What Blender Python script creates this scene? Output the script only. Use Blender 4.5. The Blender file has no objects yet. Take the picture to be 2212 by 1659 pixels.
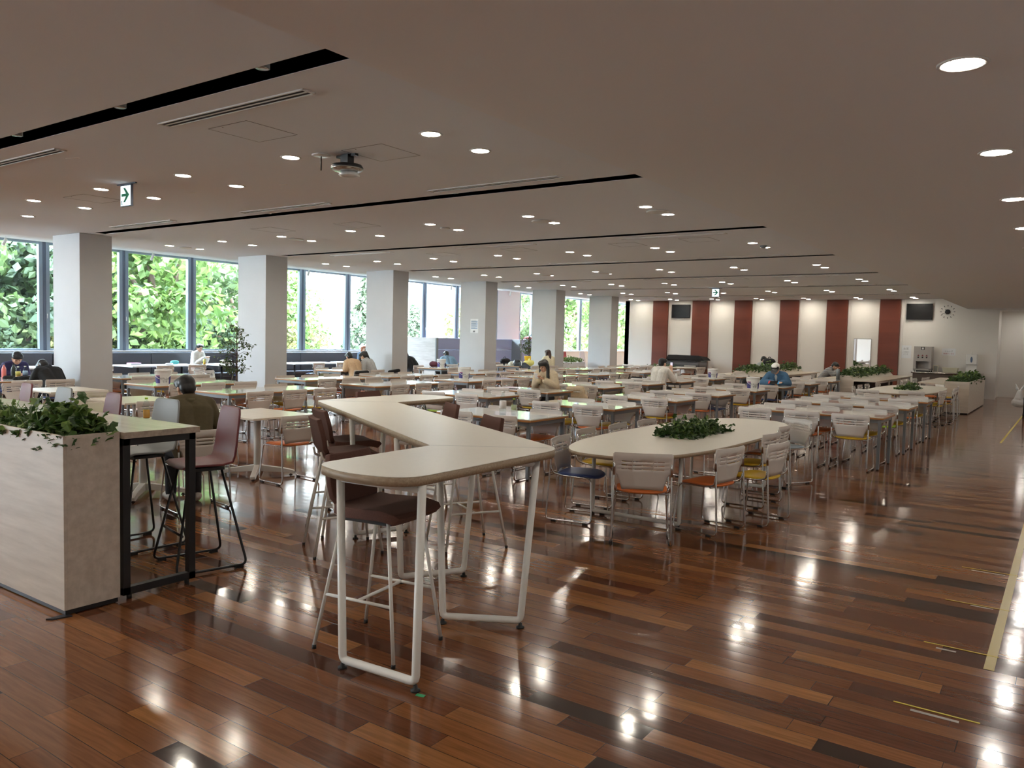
import bpy, bmesh, math, random
from mathutils import Vector, Matrix, Quaternion
random.seed(11)
S = bpy.context.scene
COL = S.collection
PI = math.pi
# ------------------------------------------------------------------ camera
F_PX, YAW, PITCH, ROLL = 1716.08, -0.612173, 0.0583946, -0.0243489
def camera():
    cy, sy, cp, sp = math.cos(YAW), math.sin(YAW), math.cos(PITCH), math.sin(PITCH)
    f = Vector((sy*cp, cy*cp, -sp)); rt = Vector((cy, -sy, 0)); dn = f.cross(rt)
    r2 = rt*math.cos(ROLL)+dn*math.sin(ROLL); d2 = -rt*math.sin(ROLL)+dn*math.cos(ROLL)
    m = Matrix((r2, -d2, -f)).transposed().to_4x4(); m.translation = (0, 0, 1.7)
    cd = bpy.data.cameras.new('camera'); cd.sensor_width = 36; cd.sensor_fit = 'HORIZONTAL'
    cd.lens = F_PX/2212*36; cd.clip_end = 400; cd.clip_start = .05
    co = bpy.data.objects.new('camera', cd); COL.objects.link(co); co.matrix_world = m; S.camera = co
camera()
# ------------------------------------------------------------------ world, sun, window light, exposure
SKY, SUN, LAMP, EXPO = 64.0, 18.0, 135.0, 0.0
w = bpy.data.worlds.new('sky'); S.world = w; w.use_nodes = True
wn = w.node_tree.nodes; wl = w.node_tree.links
bg = wn['Background']; bg.inputs[1].default_value = SKY
tc = wn.new('ShaderNodeTexCoord'); sx = wn.new('ShaderNodeSeparateXYZ'); cr = wn.new('ShaderNodeValToRGB')
cr.color_ramp.elements[0].color = (.86, .92, 1, 1); cr.color_ramp.elements[1].color = (.62, .78, 1, 1)
wl.new(tc.outputs['Generated'], sx.inputs[0]); wl.new(sx.outputs[2], cr.inputs[0]); wl.new(cr.outputs[0], bg.inputs[0])
sd = bpy.data.lights.new('sun', 'SUN'); sd.energy = SUN; sd.angle = math.radians(12); sd.color = (1, .96, .88)
so = bpy.data.objects.new('sun', sd); COL.objects.link(so)
so.rotation_euler = Vector((-.62, .18, -.76)).to_track_quat('-Z', 'Y').to_euler()
for y0, y1 in ((-11, -4.8), (1.4, 9), (9, 17), (17, 27), (31, 45)):
    pd = bpy.data.lights.new('window_portal', 'AREA'); pd.shape = 'RECTANGLE'; pd.size = 2.75; pd.size_y = y1-y0
    pd.cycles.is_portal = True
    po = bpy.data.objects.new('window_portal', pd); COL.objects.link(po); po.location = (-21.75, (y0+y1)/2, 2.45)
    po.rotation_euler = (0, -PI/2, 0)
vs = S.view_settings; vs.view_transform = 'Standard'; vs.look = 'None'; vs.exposure = EXPO; vs.gamma = 1; vs.use_curve_mapping = False
cyc = S.cycles
cyc.max_bounces = 9; cyc.diffuse_bounces = 6; cyc.glossy_bounces = 3; cyc.transmission_bounces = 6; cyc.transparent_max_bounces = 12
cyc.caustics_reflective = False; cyc.caustics_refractive = False; cyc.sample_clamp_indirect = 8; cyc.sample_clamp_direct = 0
cyc.use_denoising = True
# ------------------------------------------------------------------ materials
def mat(name, col, rough=.5, metal=0, spec=.5, coat=0, noise=0, nscale=8, bump=0, emit=0, trans=0, alpha=1):
    m = bpy.data.materials.new(name); m.use_nodes = True
    nt = m.node_tree; b = nt.nodes['Principled BSDF']
    c4 = (*col, 1)
    b.inputs['Base Color'].default_value = c4; b.inputs['Roughness'].default_value = rough
    b.inputs['Metallic'].default_value = metal; b.inputs['Specular IOR Level'].default_value = spec
    b.inputs['Coat Weight'].default_value = coat; b.inputs['Coat Roughness'].default_value = .05
    if trans: b.inputs['Transmission Weight'].default_value = trans
    if alpha < 1: b.inputs['Alpha'].default_value = alpha
    if emit:
        b.inputs['Emission Color'].default_value = c4; b.inputs['Emission Strength'].default_value = emit
    if noise or bump:
        t = nt.nodes.new('ShaderNodeTexCoord'); n = nt.nodes.new('ShaderNodeTexNoise'); n.inputs['Scale'].default_value = nscale
        n.inputs['Detail'].default_value = 4
        nt.links.new(t.outputs['Object'], n.inputs['Vector'])
        if noise:
            r = nt.nodes.new('ShaderNodeValToRGB')
            r.color_ramp.elements[0].position = .3; r.color_ramp.elements[1].position = .7
            r.color_ramp.elements[0].color = (*[max(0, x*(1-noise)) for x in col], 1)
            r.color_ramp.elements[1].color = (*[min(1, x*(1+noise)) for x in col], 1)
            nt.links.new(n.outputs['Fac'], r.inputs[0]); nt.links.new(r.outputs[0], b.inputs['Base Color'])
        if bump:
            bp = nt.nodes.new('ShaderNodeBump'); bp.inputs['Strength'].default_value = bump; bp.inputs['Distance'].default_value = .01
            nt.links.new(n.outputs['Fac'], bp.inputs['Height']); nt.links.new(bp.outputs[0], b.inputs['Normal'])
    return m
def woodgrain(name, c1, c2, rough, stretch, coat=0, axis=0, layers=False):
    m = mat(name, c1, rough, coat=coat); nt = m.node_tree; b = nt.nodes['Principled BSDF']
    t = nt.nodes.new('ShaderNodeTexCoord'); mp = nt.nodes.new('ShaderNodeMapping'); n = nt.nodes.new('ShaderNodeTexNoise')
    sc = [stretch]*3; sc[axis] = 1.0
    mp.inputs['Scale'].default_value = sc; n.inputs['Scale'].default_value = 1.6; n.inputs['Detail'].default_value = 6; n.inputs['Roughness'].default_value = .6
    r = nt.nodes.new('ShaderNodeValToRGB'); r.color_ramp.elements[0].color = (*c1, 1); r.color_ramp.elements[1].color = (*c2, 1)
    r.color_ramp.elements[0].position = .35; r.color_ramp.elements[1].position = .68
    nt.links.new(t.outputs['Object'], mp.inputs[0]); nt.links.new(mp.outputs[0], n.inputs['Vector']); nt.links.new(n.outputs['Fac'], r.inputs[0])
    nt.links.new(r.outputs[0], b.inputs['Base Color'])
    return m
def floor_material():
    m = mat('plank_floor', (.1, .04, .02), .2, spec=.5); nt = m.node_tree; N = nt.nodes; L = nt.links; b = N['Principled BSDF']
    def M(op, a, bb=None):
        x = N.new('ShaderNodeMath'); x.operation = op
        for i, v in enumerate((a, bb)):
            if v is None: continue
            if isinstance(v, (int, float)): x.inputs[i].default_value = v
            else: L.new(v, x.inputs[i])
        return x.outputs[0]
    g = N.new('ShaderNodeNewGeometry'); s = N.new('ShaderNodeSeparateXYZ'); L.new(g.outputs['Position'], s.inputs[0])
    W, LEN = .12, .92
    v = M('DIVIDE', M('ADD', s.outputs[1], -5.08+W*100), W); row = M('FLOOR', v); fv = M('FRACT', v)
    wn1 = N.new('ShaderNodeTexWhiteNoise'); wn1.noise_dimensions = '1D'; L.new(row, wn1.inputs['W'])
    u = M('ADD', M('DIVIDE', M('ADD', s.outputs[0], 60), LEN), M('MULTIPLY', wn1.outputs['Value'], 7.3))
    # a warp makes plank lengths unequal
    u = M('ADD', u, M('MULTIPLY', M('SINE', M('MULTIPLY', u, 2.1)), .3))
    colm = M('FLOOR', u); fu = M('FRACT', u)
    cb = N.new('ShaderNodeCombineXYZ'); L.new(colm, cb.inputs[0]); L.new(row, cb.inputs[1])
    wn2 = N.new('ShaderNodeTexWhiteNoise'); wn2.noise_dimensions = '2D'; L.new(cb.outputs[0], wn2.inputs['Vector'])
    r = N.new('ShaderNodeValToRGB'); e = r.color_ramp.elements
    e[0].position = 0; e[0].color = (.035, .022, .018, 1); e[1].position = 1; e[1].color = (.30, .13, .045, 1)
    for p, c in ((.07, (.045, .026, .02)), (.12, (.11, .042, .024)), (.35, (.155, .058, .026)), (.6, (.19, .078, .033)), (.82, (.235, .094, .034))):
        x = e.new(p); x.color = (*c, 1)
    L.new(wn2.outputs['Value'], r.inputs[0])
    # grain along each plank
    mp = N.new('ShaderNodeMapping'); mp.inputs['Scale'].default_value = (3, 45, 1); L.new(g.outputs['Position'], mp.inputs[0])
    va = N.new('ShaderNodeVectorMath'); va.operation = 'ADD'; L.new(mp.outputs[0], va.inputs[0])
    vm = N.new('ShaderNodeVectorMath'); vm.operation = 'SCALE'; vm.inputs['Scale'].default_value = 50; L.new(wn2.outputs['Color'], vm.inputs[0]); L.new(vm.outputs[0], va.inputs[1])
    n = N.new('ShaderNodeTexNoise'); n.inputs['Scale'].default_value = 1.2; n.inputs['Detail'].default_value = 5; n.inputs['Distortion'].default_value = .6; L.new(va.outputs[0], n.inputs['Vector'])
    gr = N.new('ShaderNodeMapRange'); gr.inputs[1].default_value = .3; gr.inputs[2].default_value = .7; gr.inputs[3].default_value = .78; gr.inputs[4].default_value = 1.18; L.new(n.outputs['Fac'], gr.inputs[0])
    mx = N.new('ShaderNodeVectorMath'); mx.operation = 'SCALE'; L.new(r.outputs[0], mx.inputs[0]); L.new(gr.outputs[0], mx.inputs['Scale'])
    # seams
    du = M('MULTIPLY', M('MINIMUM', fu, M('SUBTRACT', 1, fu)), LEN); dv = M('MULTIPLY', M('MINIMUM', fv, M('SUBTRACT', 1, fv)), W)
    seam = M('LESS_THAN', M('MINIMUM', du, dv), .0016)
    mix = N.new('ShaderNodeMix'); mix.data_type = 'RGBA'; L.new(seam, mix.inputs['Factor']); L.new(mx.outputs[0], mix.inputs['A'])
    mix.inputs['B'].default_value = (.02, .012, .008, 1)
    L.new(mix.outputs['Result'], b.inputs['Base Color'])
    rr = N.new('ShaderNodeMapRange'); rr.inputs[3].default_value = .085; rr.inputs[4].default_value = .15; L.new(wn2.outputs['Value'], rr.inputs[0])
    L.new(rr.outputs[0], b.inputs['Roughness'])
    n2 = N.new('ShaderNodeTexNoise'); n2.inputs['Scale'].default_value = 14; n2.inputs['Detail'].default_value = 3; L.new(g.outputs['Position'], n2.inputs['Vector'])
    # each plank is slightly cupped and tilted, so lights break up plank by plank
    cup = M('MULTIPLY', M('ABSOLUTE', M('SUBTRACT', fv, .5)), -.5)
    h = M('ADD', M('ADD', M('MULTIPLY', n2.outputs['Fac'], .35), cup), M('MULTIPLY', seam, -.6))
    bp = N.new('ShaderNodeBump'); bp.inputs['Strength'].default_value = .12; bp.inputs['Distance'].default_value = .004
    L.new(h, bp.inputs['Height']); L.new(bp.outputs[0], b.inputs['Normal'])
    return m
def pane_material(name, tint=(.93, .97, .97)):
    m = bpy.data.materials.new(name); m.use_nodes = True; nt = m.node_tree; nt.nodes.clear()
    o = nt.nodes.new('ShaderNodeOutputMaterial'); t = nt.nodes.new('ShaderNodeBsdfTransparent'); t.inputs[0].default_value = (*tint, 1)
    g = nt.nodes.new('ShaderNodeBsdfGlossy'); g.inputs['Roughness'].default_value = .02
    lw = nt.nodes.new('ShaderNodeLayerWeight'); lw.inputs[0].default_value = .5
    p5 = nt.nodes.new('ShaderNodeMath'); p5.operation = 'POWER'; p5.inputs[1].default_value = 5; nt.links.new(lw.outputs['Facing'], p5.inputs[0])
    fr = nt.nodes.new('ShaderNodeMath'); fr.operation = 'MULTIPLY_ADD'; fr.inputs[1].default_value = .8; fr.inputs[2].default_value = .03; nt.links.new(p5.outputs[0], fr.inputs[0])
    mx = nt.nodes.new('ShaderNodeMixShader')
    nt.links.new(fr.outputs[0], mx.inputs[0]); nt.links.new(t.outputs[0], mx.inputs[1]); nt.links.new(g.outputs[0], mx.inputs[2]); nt.links.new(mx.outputs[0], o.inputs[0])
    return m
def leaf_material(name, c1, c2, rough=.45, transl=.35):
    m = mat(name, c1, rough); nt = m.node_tree; b = nt.nodes['Principled BSDF']
    g = nt.nodes.new('ShaderNodeNewGeometry'); r = nt.nodes.new('ShaderNodeValToRGB')
    r.color_ramp.elements[0].color = (*c1, 1); r.color_ramp.elements[1].color = (*c2, 1)
    nt.links.new(g.outputs['Random Per Island'], r.inputs[0]); nt.links.new(r.outputs[0], b.inputs['Base Color'])
    if transl:
        o = nt.nodes['Material Output']; tr = nt.nodes.new('ShaderNodeBsdfTranslucent'); mx = nt.nodes.new('ShaderNodeMixShader'); mx.inputs[0].default_value = transl
        nt.links.new(r.outputs[0], tr.inputs[0]); nt.links.new(b.outputs[0], mx.inputs[1]); nt.links.new(tr.outputs[0], mx.inputs[2]); nt.links.new(mx.outputs[0], o.inputs[0])
    return m
def stripe_material(name, c1, c2, freq):
    m = mat(name, c1, .85); nt = m.node_tree; b = nt.nodes['Principled BSDF']
    t = nt.nodes.new('ShaderNodeTexCoord'); wv = nt.nodes.new('ShaderNodeTexWave'); wv.bands_direction = 'Z'; wv.inputs['Scale'].default_value = freq
    r = nt.nodes.new('ShaderNodeValToRGB'); r.color_ramp.interpolation = 'CONSTANT'; r.color_ramp.elements[0].color = (*c1, 1); r.color_ramp.elements[1].color = (*c2, 1); r.color_ramp.elements[1].position = .5
    nt.links.new(t.outputs['Object'], wv.inputs['Vector']); nt.links.new(wv.outputs['Fac'], r.inputs[0]); nt.links.new(r.outputs[0], b.inputs['Base Color'])
    return m
FLOOR = floor_material()
CEIL = mat('ceiling_paint', (.86, .90, .95), .9, spec=.2)
LOWC = mat('low_ceiling_paint', (.87, .89, .91), .9, spec=.2)
WALL = mat('wall_paint', (.80, .78, .74), .8, spec=.3)
PILLAR = mat('pillar_paint', (.56, .57, .585), .75, spec=.3, noise=.02, nscale=2)
BLACK = mat('black_recess', (.008, .008, .009), .7)
PANELW = woodgrain('red_brown_panel', (.13, .026, .012), (.19, .042, .02), .45, .08, axis=2)
ALU = mat('window_aluminium', (.30, .36, .42), .35, metal=.6)
ALU2 = mat('window_aluminium_dark', (.12, .14, .18), .4, metal=.5)
SILL = mat('sill_white', (.8, .82, .82), .4)
GLASS = pane_material('window_pane')
PLAST = mat('chair_plastic', (.66, .61, .56), .42)
CHROME = mat('chair_chrome', (.62, .62, .62), .18, metal=1)
RUBBER = mat('black_rubber', (.012, .012, .012), .6)
SEATC = {'orange': mat('seat_orange', (.62, .16, .035), .45), 'yellow': mat('seat_yellow', (.66, .42, .02), .45),
         'blue': mat('seat_blue', (.035, .07, .23), .4), 'lime': mat('seat_lime', (.36, .55, .05), .45), 'pale blue': mat('seat_pale', (.42, .5, .56), .4)}
LAMIN = mat('table_laminate', (.78, .76, .68), .12, coat=.6)
EDGEO = mat('table_edge_orange', (.40, .17, .045), .4)
GREYST = mat('table_steel_grey', (.20, .215, .23), .35, metal=.3)
MATLAM = mat('matt_laminate', (.66, .63, .54), .38, noise=.015, nscale=30)
PLYEDGE = woodgrain('ply_edge', (.27, .19, .12), (.40, .31, .21), .5, 60, axis=0)
WHITEST = mat('white_steel', (.74, .73, .68), .3)
ASHWOOD = woodgrain('ash_laminate', (.50, .435, .365), (.64, .57, .49), .4, 10, axis=0)
PALEWOOD = woodgrain('pale_wood_top', (.63, .56, .45), (.72, .66, .55), .3, 12, axis=0, coat=.2)
BLACKST = mat('black_steel', (.012, .012, .014), .4)
BURG = mat('burgundy_shell', (.17, .035, .04), .45)
GREYSH = mat('grey_shell', (.28, .30, .30), .5)
BROWNF = mat('brown_fabric', (.115, .052, .038), .9, noise=.12, nscale=160, bump=.2)
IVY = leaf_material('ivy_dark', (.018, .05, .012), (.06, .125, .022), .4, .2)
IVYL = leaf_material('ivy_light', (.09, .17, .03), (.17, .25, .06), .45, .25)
FICL = leaf_material('ficus_leaf', (.035, .07, .02), (.10, .13, .045), .4, .2)
BARK = mat('bark', (.10, .065, .045), .9, noise=.3, nscale=12)
TREEA = leaf_material('tree_leaf_mid', (.030, .060, .018), (.085, .125, .04), .6, .45)
TREEB = leaf_material('tree_leaf_yellow', (.075, .09, .024), (.16, .155, .05), .6, .45)
TREEC = leaf_material('tree_leaf_bright', (.05, .10, .022), (.12, .185, .04), .6, .5)
TREED = leaf_material('tree_leaf_dark', (.014, .034, .014), (.045, .075, .026), .6, .35)
PINEL = leaf_material('pine_leaf', (.04, .065, .032), (.085, .11, .06), .6, .35)
SOFAG = mat('charcoal_vinyl', (.075, .075, .09), .55)
LILAC = mat('lilac_fabric', (.42, .43, .60), .9, bump=.1, nscale=120)
STAIN = mat('stainless', (.45, .43, .40), .25, metal=1)
LIGHTW = mat('lamp_glow', (1, .91, .77), .5, emit=LAMP)
LIGHTC = mat('lamp_glow_cool', (1, .94, .86), .5, emit=LAMP)
TRIMW = mat('lamp_trim', (.72, .70, .66), .4)
CREAMP = mat('cream_plastic', (.78, .73, .56), .4)
WHITEP = mat('white_plastic', (.82, .82, .80), .35)
PAPER = mat('paper', (.82, .84, .86), .6)
TVB = mat('screen_black', (.004, .004, .005), .25)
YTAPE = mat('yellow_tape', (.52, .40, .04), .5)
GTAPE = mat('grey_tape', (.36, .32, .28), .6)
SKIN = mat('skin', (.60, .36, .25), .5)
HAIRB = mat('black_hair', (.010, .009, .009), .42)
HAIRBR = mat('brown_hair', (.045, .022, .015), .45)
INK = mat('ink', (.03, .03, .035), .6)
# ------------------------------------------------------------------ mesh builder
class MB:
    def __init__(self): self.v = []; self.f = []; self.m = []; self.sm = []
    def add(self, vs, fs, mi=0, smooth=False):
        o = len(self.v); self.v += [tuple(p) for p in vs]
        for q in fs: self.f.append([i+o for i in q]); self.m.append(mi); self.sm.append(smooth)
        return self
    def box(self, x0, x1, y0, y1, z0, z1, mi=0):
        return self.add([(x, y, z) for z in (z0, z1) for y in (y0, y1) for x in (x0, x1)],
                        [(0, 2, 3, 1), (4, 5, 7, 6), (0, 1, 5, 4), (2, 6, 7, 3), (0, 4, 6, 2), (1, 3, 7, 5)], mi)
    def obox(self, c, u, v, n, hu, hv, hn, mi=0):      # oriented box
        c, u, v, n = Vector(c), Vector(u).normalized(), Vector(v).normalized(), Vector(n).normalized()
        return self.add([c+u*hu*a+v*hv*b+n*hn*d for d in (-1, 1) for b in (-1, 1) for a in (-1, 1)],
                        [(0, 2, 3, 1), (4, 5, 7, 6), (0, 1, 5, 4), (2, 6, 7, 3), (0, 4, 6, 2), (1, 3, 7, 5)], mi)
    def prism(self, poly, z0, z1, mi=0, side=None):
        n = len(poly); side = mi if side is None else side
        vs = [(x, y, z0) for x, y in poly]+[(x, y, z1) for x, y in poly]
        o = len(self.v); self.v += vs
        self.f.append([o+i for i in range(n)][::-1]); self.m.append(mi); self.sm.append(False)
        self.f.append([o+n+i for i in range(n)]); self.m.append(mi); self.sm.append(False)
        for i in range(n):
            j = (i+1) % n; self.f.append([o+i, o+j, o+n+j, o+n+i]); self.m.append(side); self.sm.append(n > 14)
        return self
    def tube(self, path, r, n=8, mi=0, closed=False, rr=None):
        P = [Vector(p) for p in path]; k = len(P)
        T = []
        for i in range(k):
            a = P[(i-1) % k] if (closed or i > 0) else P[i]; b = P[(i+1) % k] if (closed or i < k-1) else P[i]
            T.append((b-a).normalized())
        up = Vector((0, 0, 1)) if abs(T[0].z) < .9 else Vector((1, 0, 0))
        nrm = (up-T[0]*up.dot(T[0])).normalized(); vs = []
        for i in range(k):
            if i: nrm = (nrm-T[i]*nrm.dot(T[i])).normalized()
            bi = T[i].cross(nrm); rad = rr[i] if rr else r
            for j in range(n):
                a = 2*PI*j/n; vs.append(P[i]+(nrm*math.cos(a)+bi*math.sin(a))*rad)
        fs = []
        for i in range(k if closed else k-1):
            i2 = (i+1) % k
            for j in range(n): fs.append((i*n+j, i*n+(j+1) % n, i2*n+(j+1) % n, i2*n+j))
        self.add(vs, fs, mi, True)
        if not closed:
            o = len(self.v)-len(vs)
            self.f.append([o+j for j in range(n)][::-1]); self.f.append([o+(k-1)*n+j for j in range(n)]); self.m += [mi, mi]; self.sm += [False, False]
        return self
    def lathe(self, prof, n=20, c=(0, 0, 0), mi=0, sx=1, sy=1):
        vs = []; k = len(prof)
        for r, z in prof:
            for j in range(n):
                a = 2*PI*j/n; vs.append((c[0]+r*math.cos(a)*sx, c[1]+r*math.sin(a)*sy, c[2]+z))
        fs = [(i*n+j, i*n+(j+1) % n, (i+1)*n+(j+1) % n, (i+1)*n+j) for i in range(k-1) for j in range(n)]
        self.add(vs, fs, mi, True); o = len(self.v)-len(vs)
        if prof[0][0] > 1e-5: self.f.append([o+j for j in range(n)][::-1]); self.m.append(mi); self.sm.append(False)
        if prof[-1][0] > 1e-5: self.f.append([o+(k-1)*n+j for j in range(n)]); self.m.append(mi); self.sm.append(False)
        return self
    def ball(self, c, rx, ry=None, rz=None, n=12, mi=0):
        ry = ry or rx; rz = rz or rx
        k = n//2+1; prof = [(math.sin(PI*i/k), -math.cos(PI*i/k)) for i in range(k+1)]
        vs = []
        for r, z in prof:
            for j in range(n): a = 2*PI*j/n; vs.append((c[0]+r*math.cos(a)*rx, c[1]+r*math.sin(a)*ry, c[2]+z*rz))
        return self.add(vs, [(i*n+j, i*n+(j+1) % n, (i+1)*n+(j+1) % n, (i+1)*n+j) for i in range(k) for j in range(n)], mi, True)
    def cone(self, p0, p1, r0, r1, n=10, mi=0):        # capsule with ball ends
        p0, p1 = Vector(p0), Vector(p1); d = p1-p0; l = d.length
        if l < 1e-6: return self.ball(p0, r0, n=n)
        d /= l; a = [p0-d*r0*.98, p0-d*r0*.7, p0]; ra = [r0*.2, r0*.71, r0]
        b = [p1, p1+d*r1*.7, p1+d*r1*.98]; rb = [r1, r1*.71, r1*.2]
        return self.tube(a+b, 1, n, mi, rr=ra+rb)
    def build(self, name, mats, parent=None, bevel=0, seg=2, loc=None, rotz=0, solid=0, subsurf=0):
        me = bpy.data.meshes.new(name); me.from_pydata(self.v, [], self.f); me.update()
        mats = mats if isinstance(mats, (list, tuple)) else [mats]
        for x in mats: me.materials.append(x)
        me.polygons.foreach_set('material_index', self.m); me.polygons.foreach_set('use_smooth', self.sm)
        o = bpy.data.objects.new(name, me); COL.objects.link(o)
        if parent: o.parent = parent
        if loc: o.location = loc
        o.rotation_euler.z = rotz
        if solid: s = o.modifiers.new('t', 'SOLIDIFY'); s.thickness = solid; s.offset = 0
        if bevel:
            b = o.modifiers.new('b', 'BEVEL'); b.width = bevel; b.segments = seg; b.limit_method = 'ANGLE'; b.angle_limit = .7
            for p in me.polygons: p.use_smooth = True
            b.harden_normals = True
        if subsurf: s = o.modifiers.new('s', 'SUBSURF'); s.levels = subsurf; s.render_levels = subsurf
        return o
def fillet(pts, r, n=4, closed=False):
    P = [Vector(p) for p in pts]; out = []; k = len(P)
    for i in range(k):
        if not closed and i in (0, k-1): out.append(P[i]); continue
        a, b, c = P[(i-1) % k], P[i], P[(i+1) % k]; u = (a-b); v = (c-b); rad = min(r, u.length*.48, v.length*.48)
        p0 = b+u.normalized()*rad; p1 = b+v.normalized()*rad
        for j in range(n+1):
            t = j/n; out.append(p0*(1-t)**2+b*2*t*(1-t)+p1*t*t)
    return out
def fillet2(poly, rs, n=6):
    out = []; k = len(poly)
    for i in range(k):
        a, b, c = (Vector(poly[(i+d) % k]) for d in (-1, 0, 1)); r = rs[i] if isinstance(rs, (list, tuple)) else rs
        if r <= 0: out.append(tuple(b)); continue
        u = a-b; v = c-b; rad = min(r, u.length*.49, v.length*.49); p0 = b+u.normalized()*rad; p1 = b+v.normalized()*rad
        for j in range(n+1):
            t = j/n; q = p0*(1-t)**2+b*2*t*(1-t)+p1*t*t; out.append((q.x, q.y))
    return out
def tag(o, label=None, cat=None, group=None, kind=None):
    if label: o['label'] = label
    if cat: o['category'] = cat
    if group: o['group'] = group
    if kind: o['kind'] = kind
    return o
def thing(name, label, cat, loc=(0, 0, 0), rotz=0, group=None):
    o = bpy.data.objects.new(name, None); COL.objects.link(o); o.location = loc; o.rotation_euler.z = rotz; o.empty_display_size = .1
    return tag(o, label, cat, group)
def struct(name, mb, m, **k): return tag(mb.build(name, m, **k), kind='structure')
def dup(root, loc, rotz, label, group=None):
    r = root.copy(); COL.objects.link(r); r.location = loc; r.rotation_euler.z = rotz; r['label'] = label
    if group: r['group'] = group
    for ch in list(root.children):
        c = ch.copy(); COL.objects.link(c); c.parent = r
        for g in list(ch.children):
            d = g.copy(); COL.objects.link(d); d.parent = c
    return r
def text_mesh(name, body, size, m, parent=None, loc=(0, 0, 0), rot=(PI/2, 0, 0), ext=.001, shear=0, align='CENTER'):
    cu = bpy.data.curves.new(name, 'FONT'); cu.body = body; cu.size = size; cu.extrude = ext; cu.align_x = align; cu.shear = shear
    t = bpy.data.objects.new(name, cu); COL.objects.link(t); bpy.context.view_layer.update()
    me = bpy.data.meshes.new_from_object(t.evaluated_get(bpy.context.evaluated_depsgraph_get()))
    bpy.data.objects.remove(t); me.name = name; me.materials.clear(); me.materials.append(m)
    o = bpy.data.objects.new(name, me); COL.objects.link(o); o.location = loc; o.rotation_euler = rot
    if parent: o.parent = parent
    return o
ORD = ['first', 'second', 'third', 'fourth', 'fifth', 'sixth', 'seventh', 'eighth', 'ninth', 'tenth', 'eleventh', 'twelfth', 'thirteenth', 'fourteenth', 'fifteenth', 'sixteenth', 'seventeenth']
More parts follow.
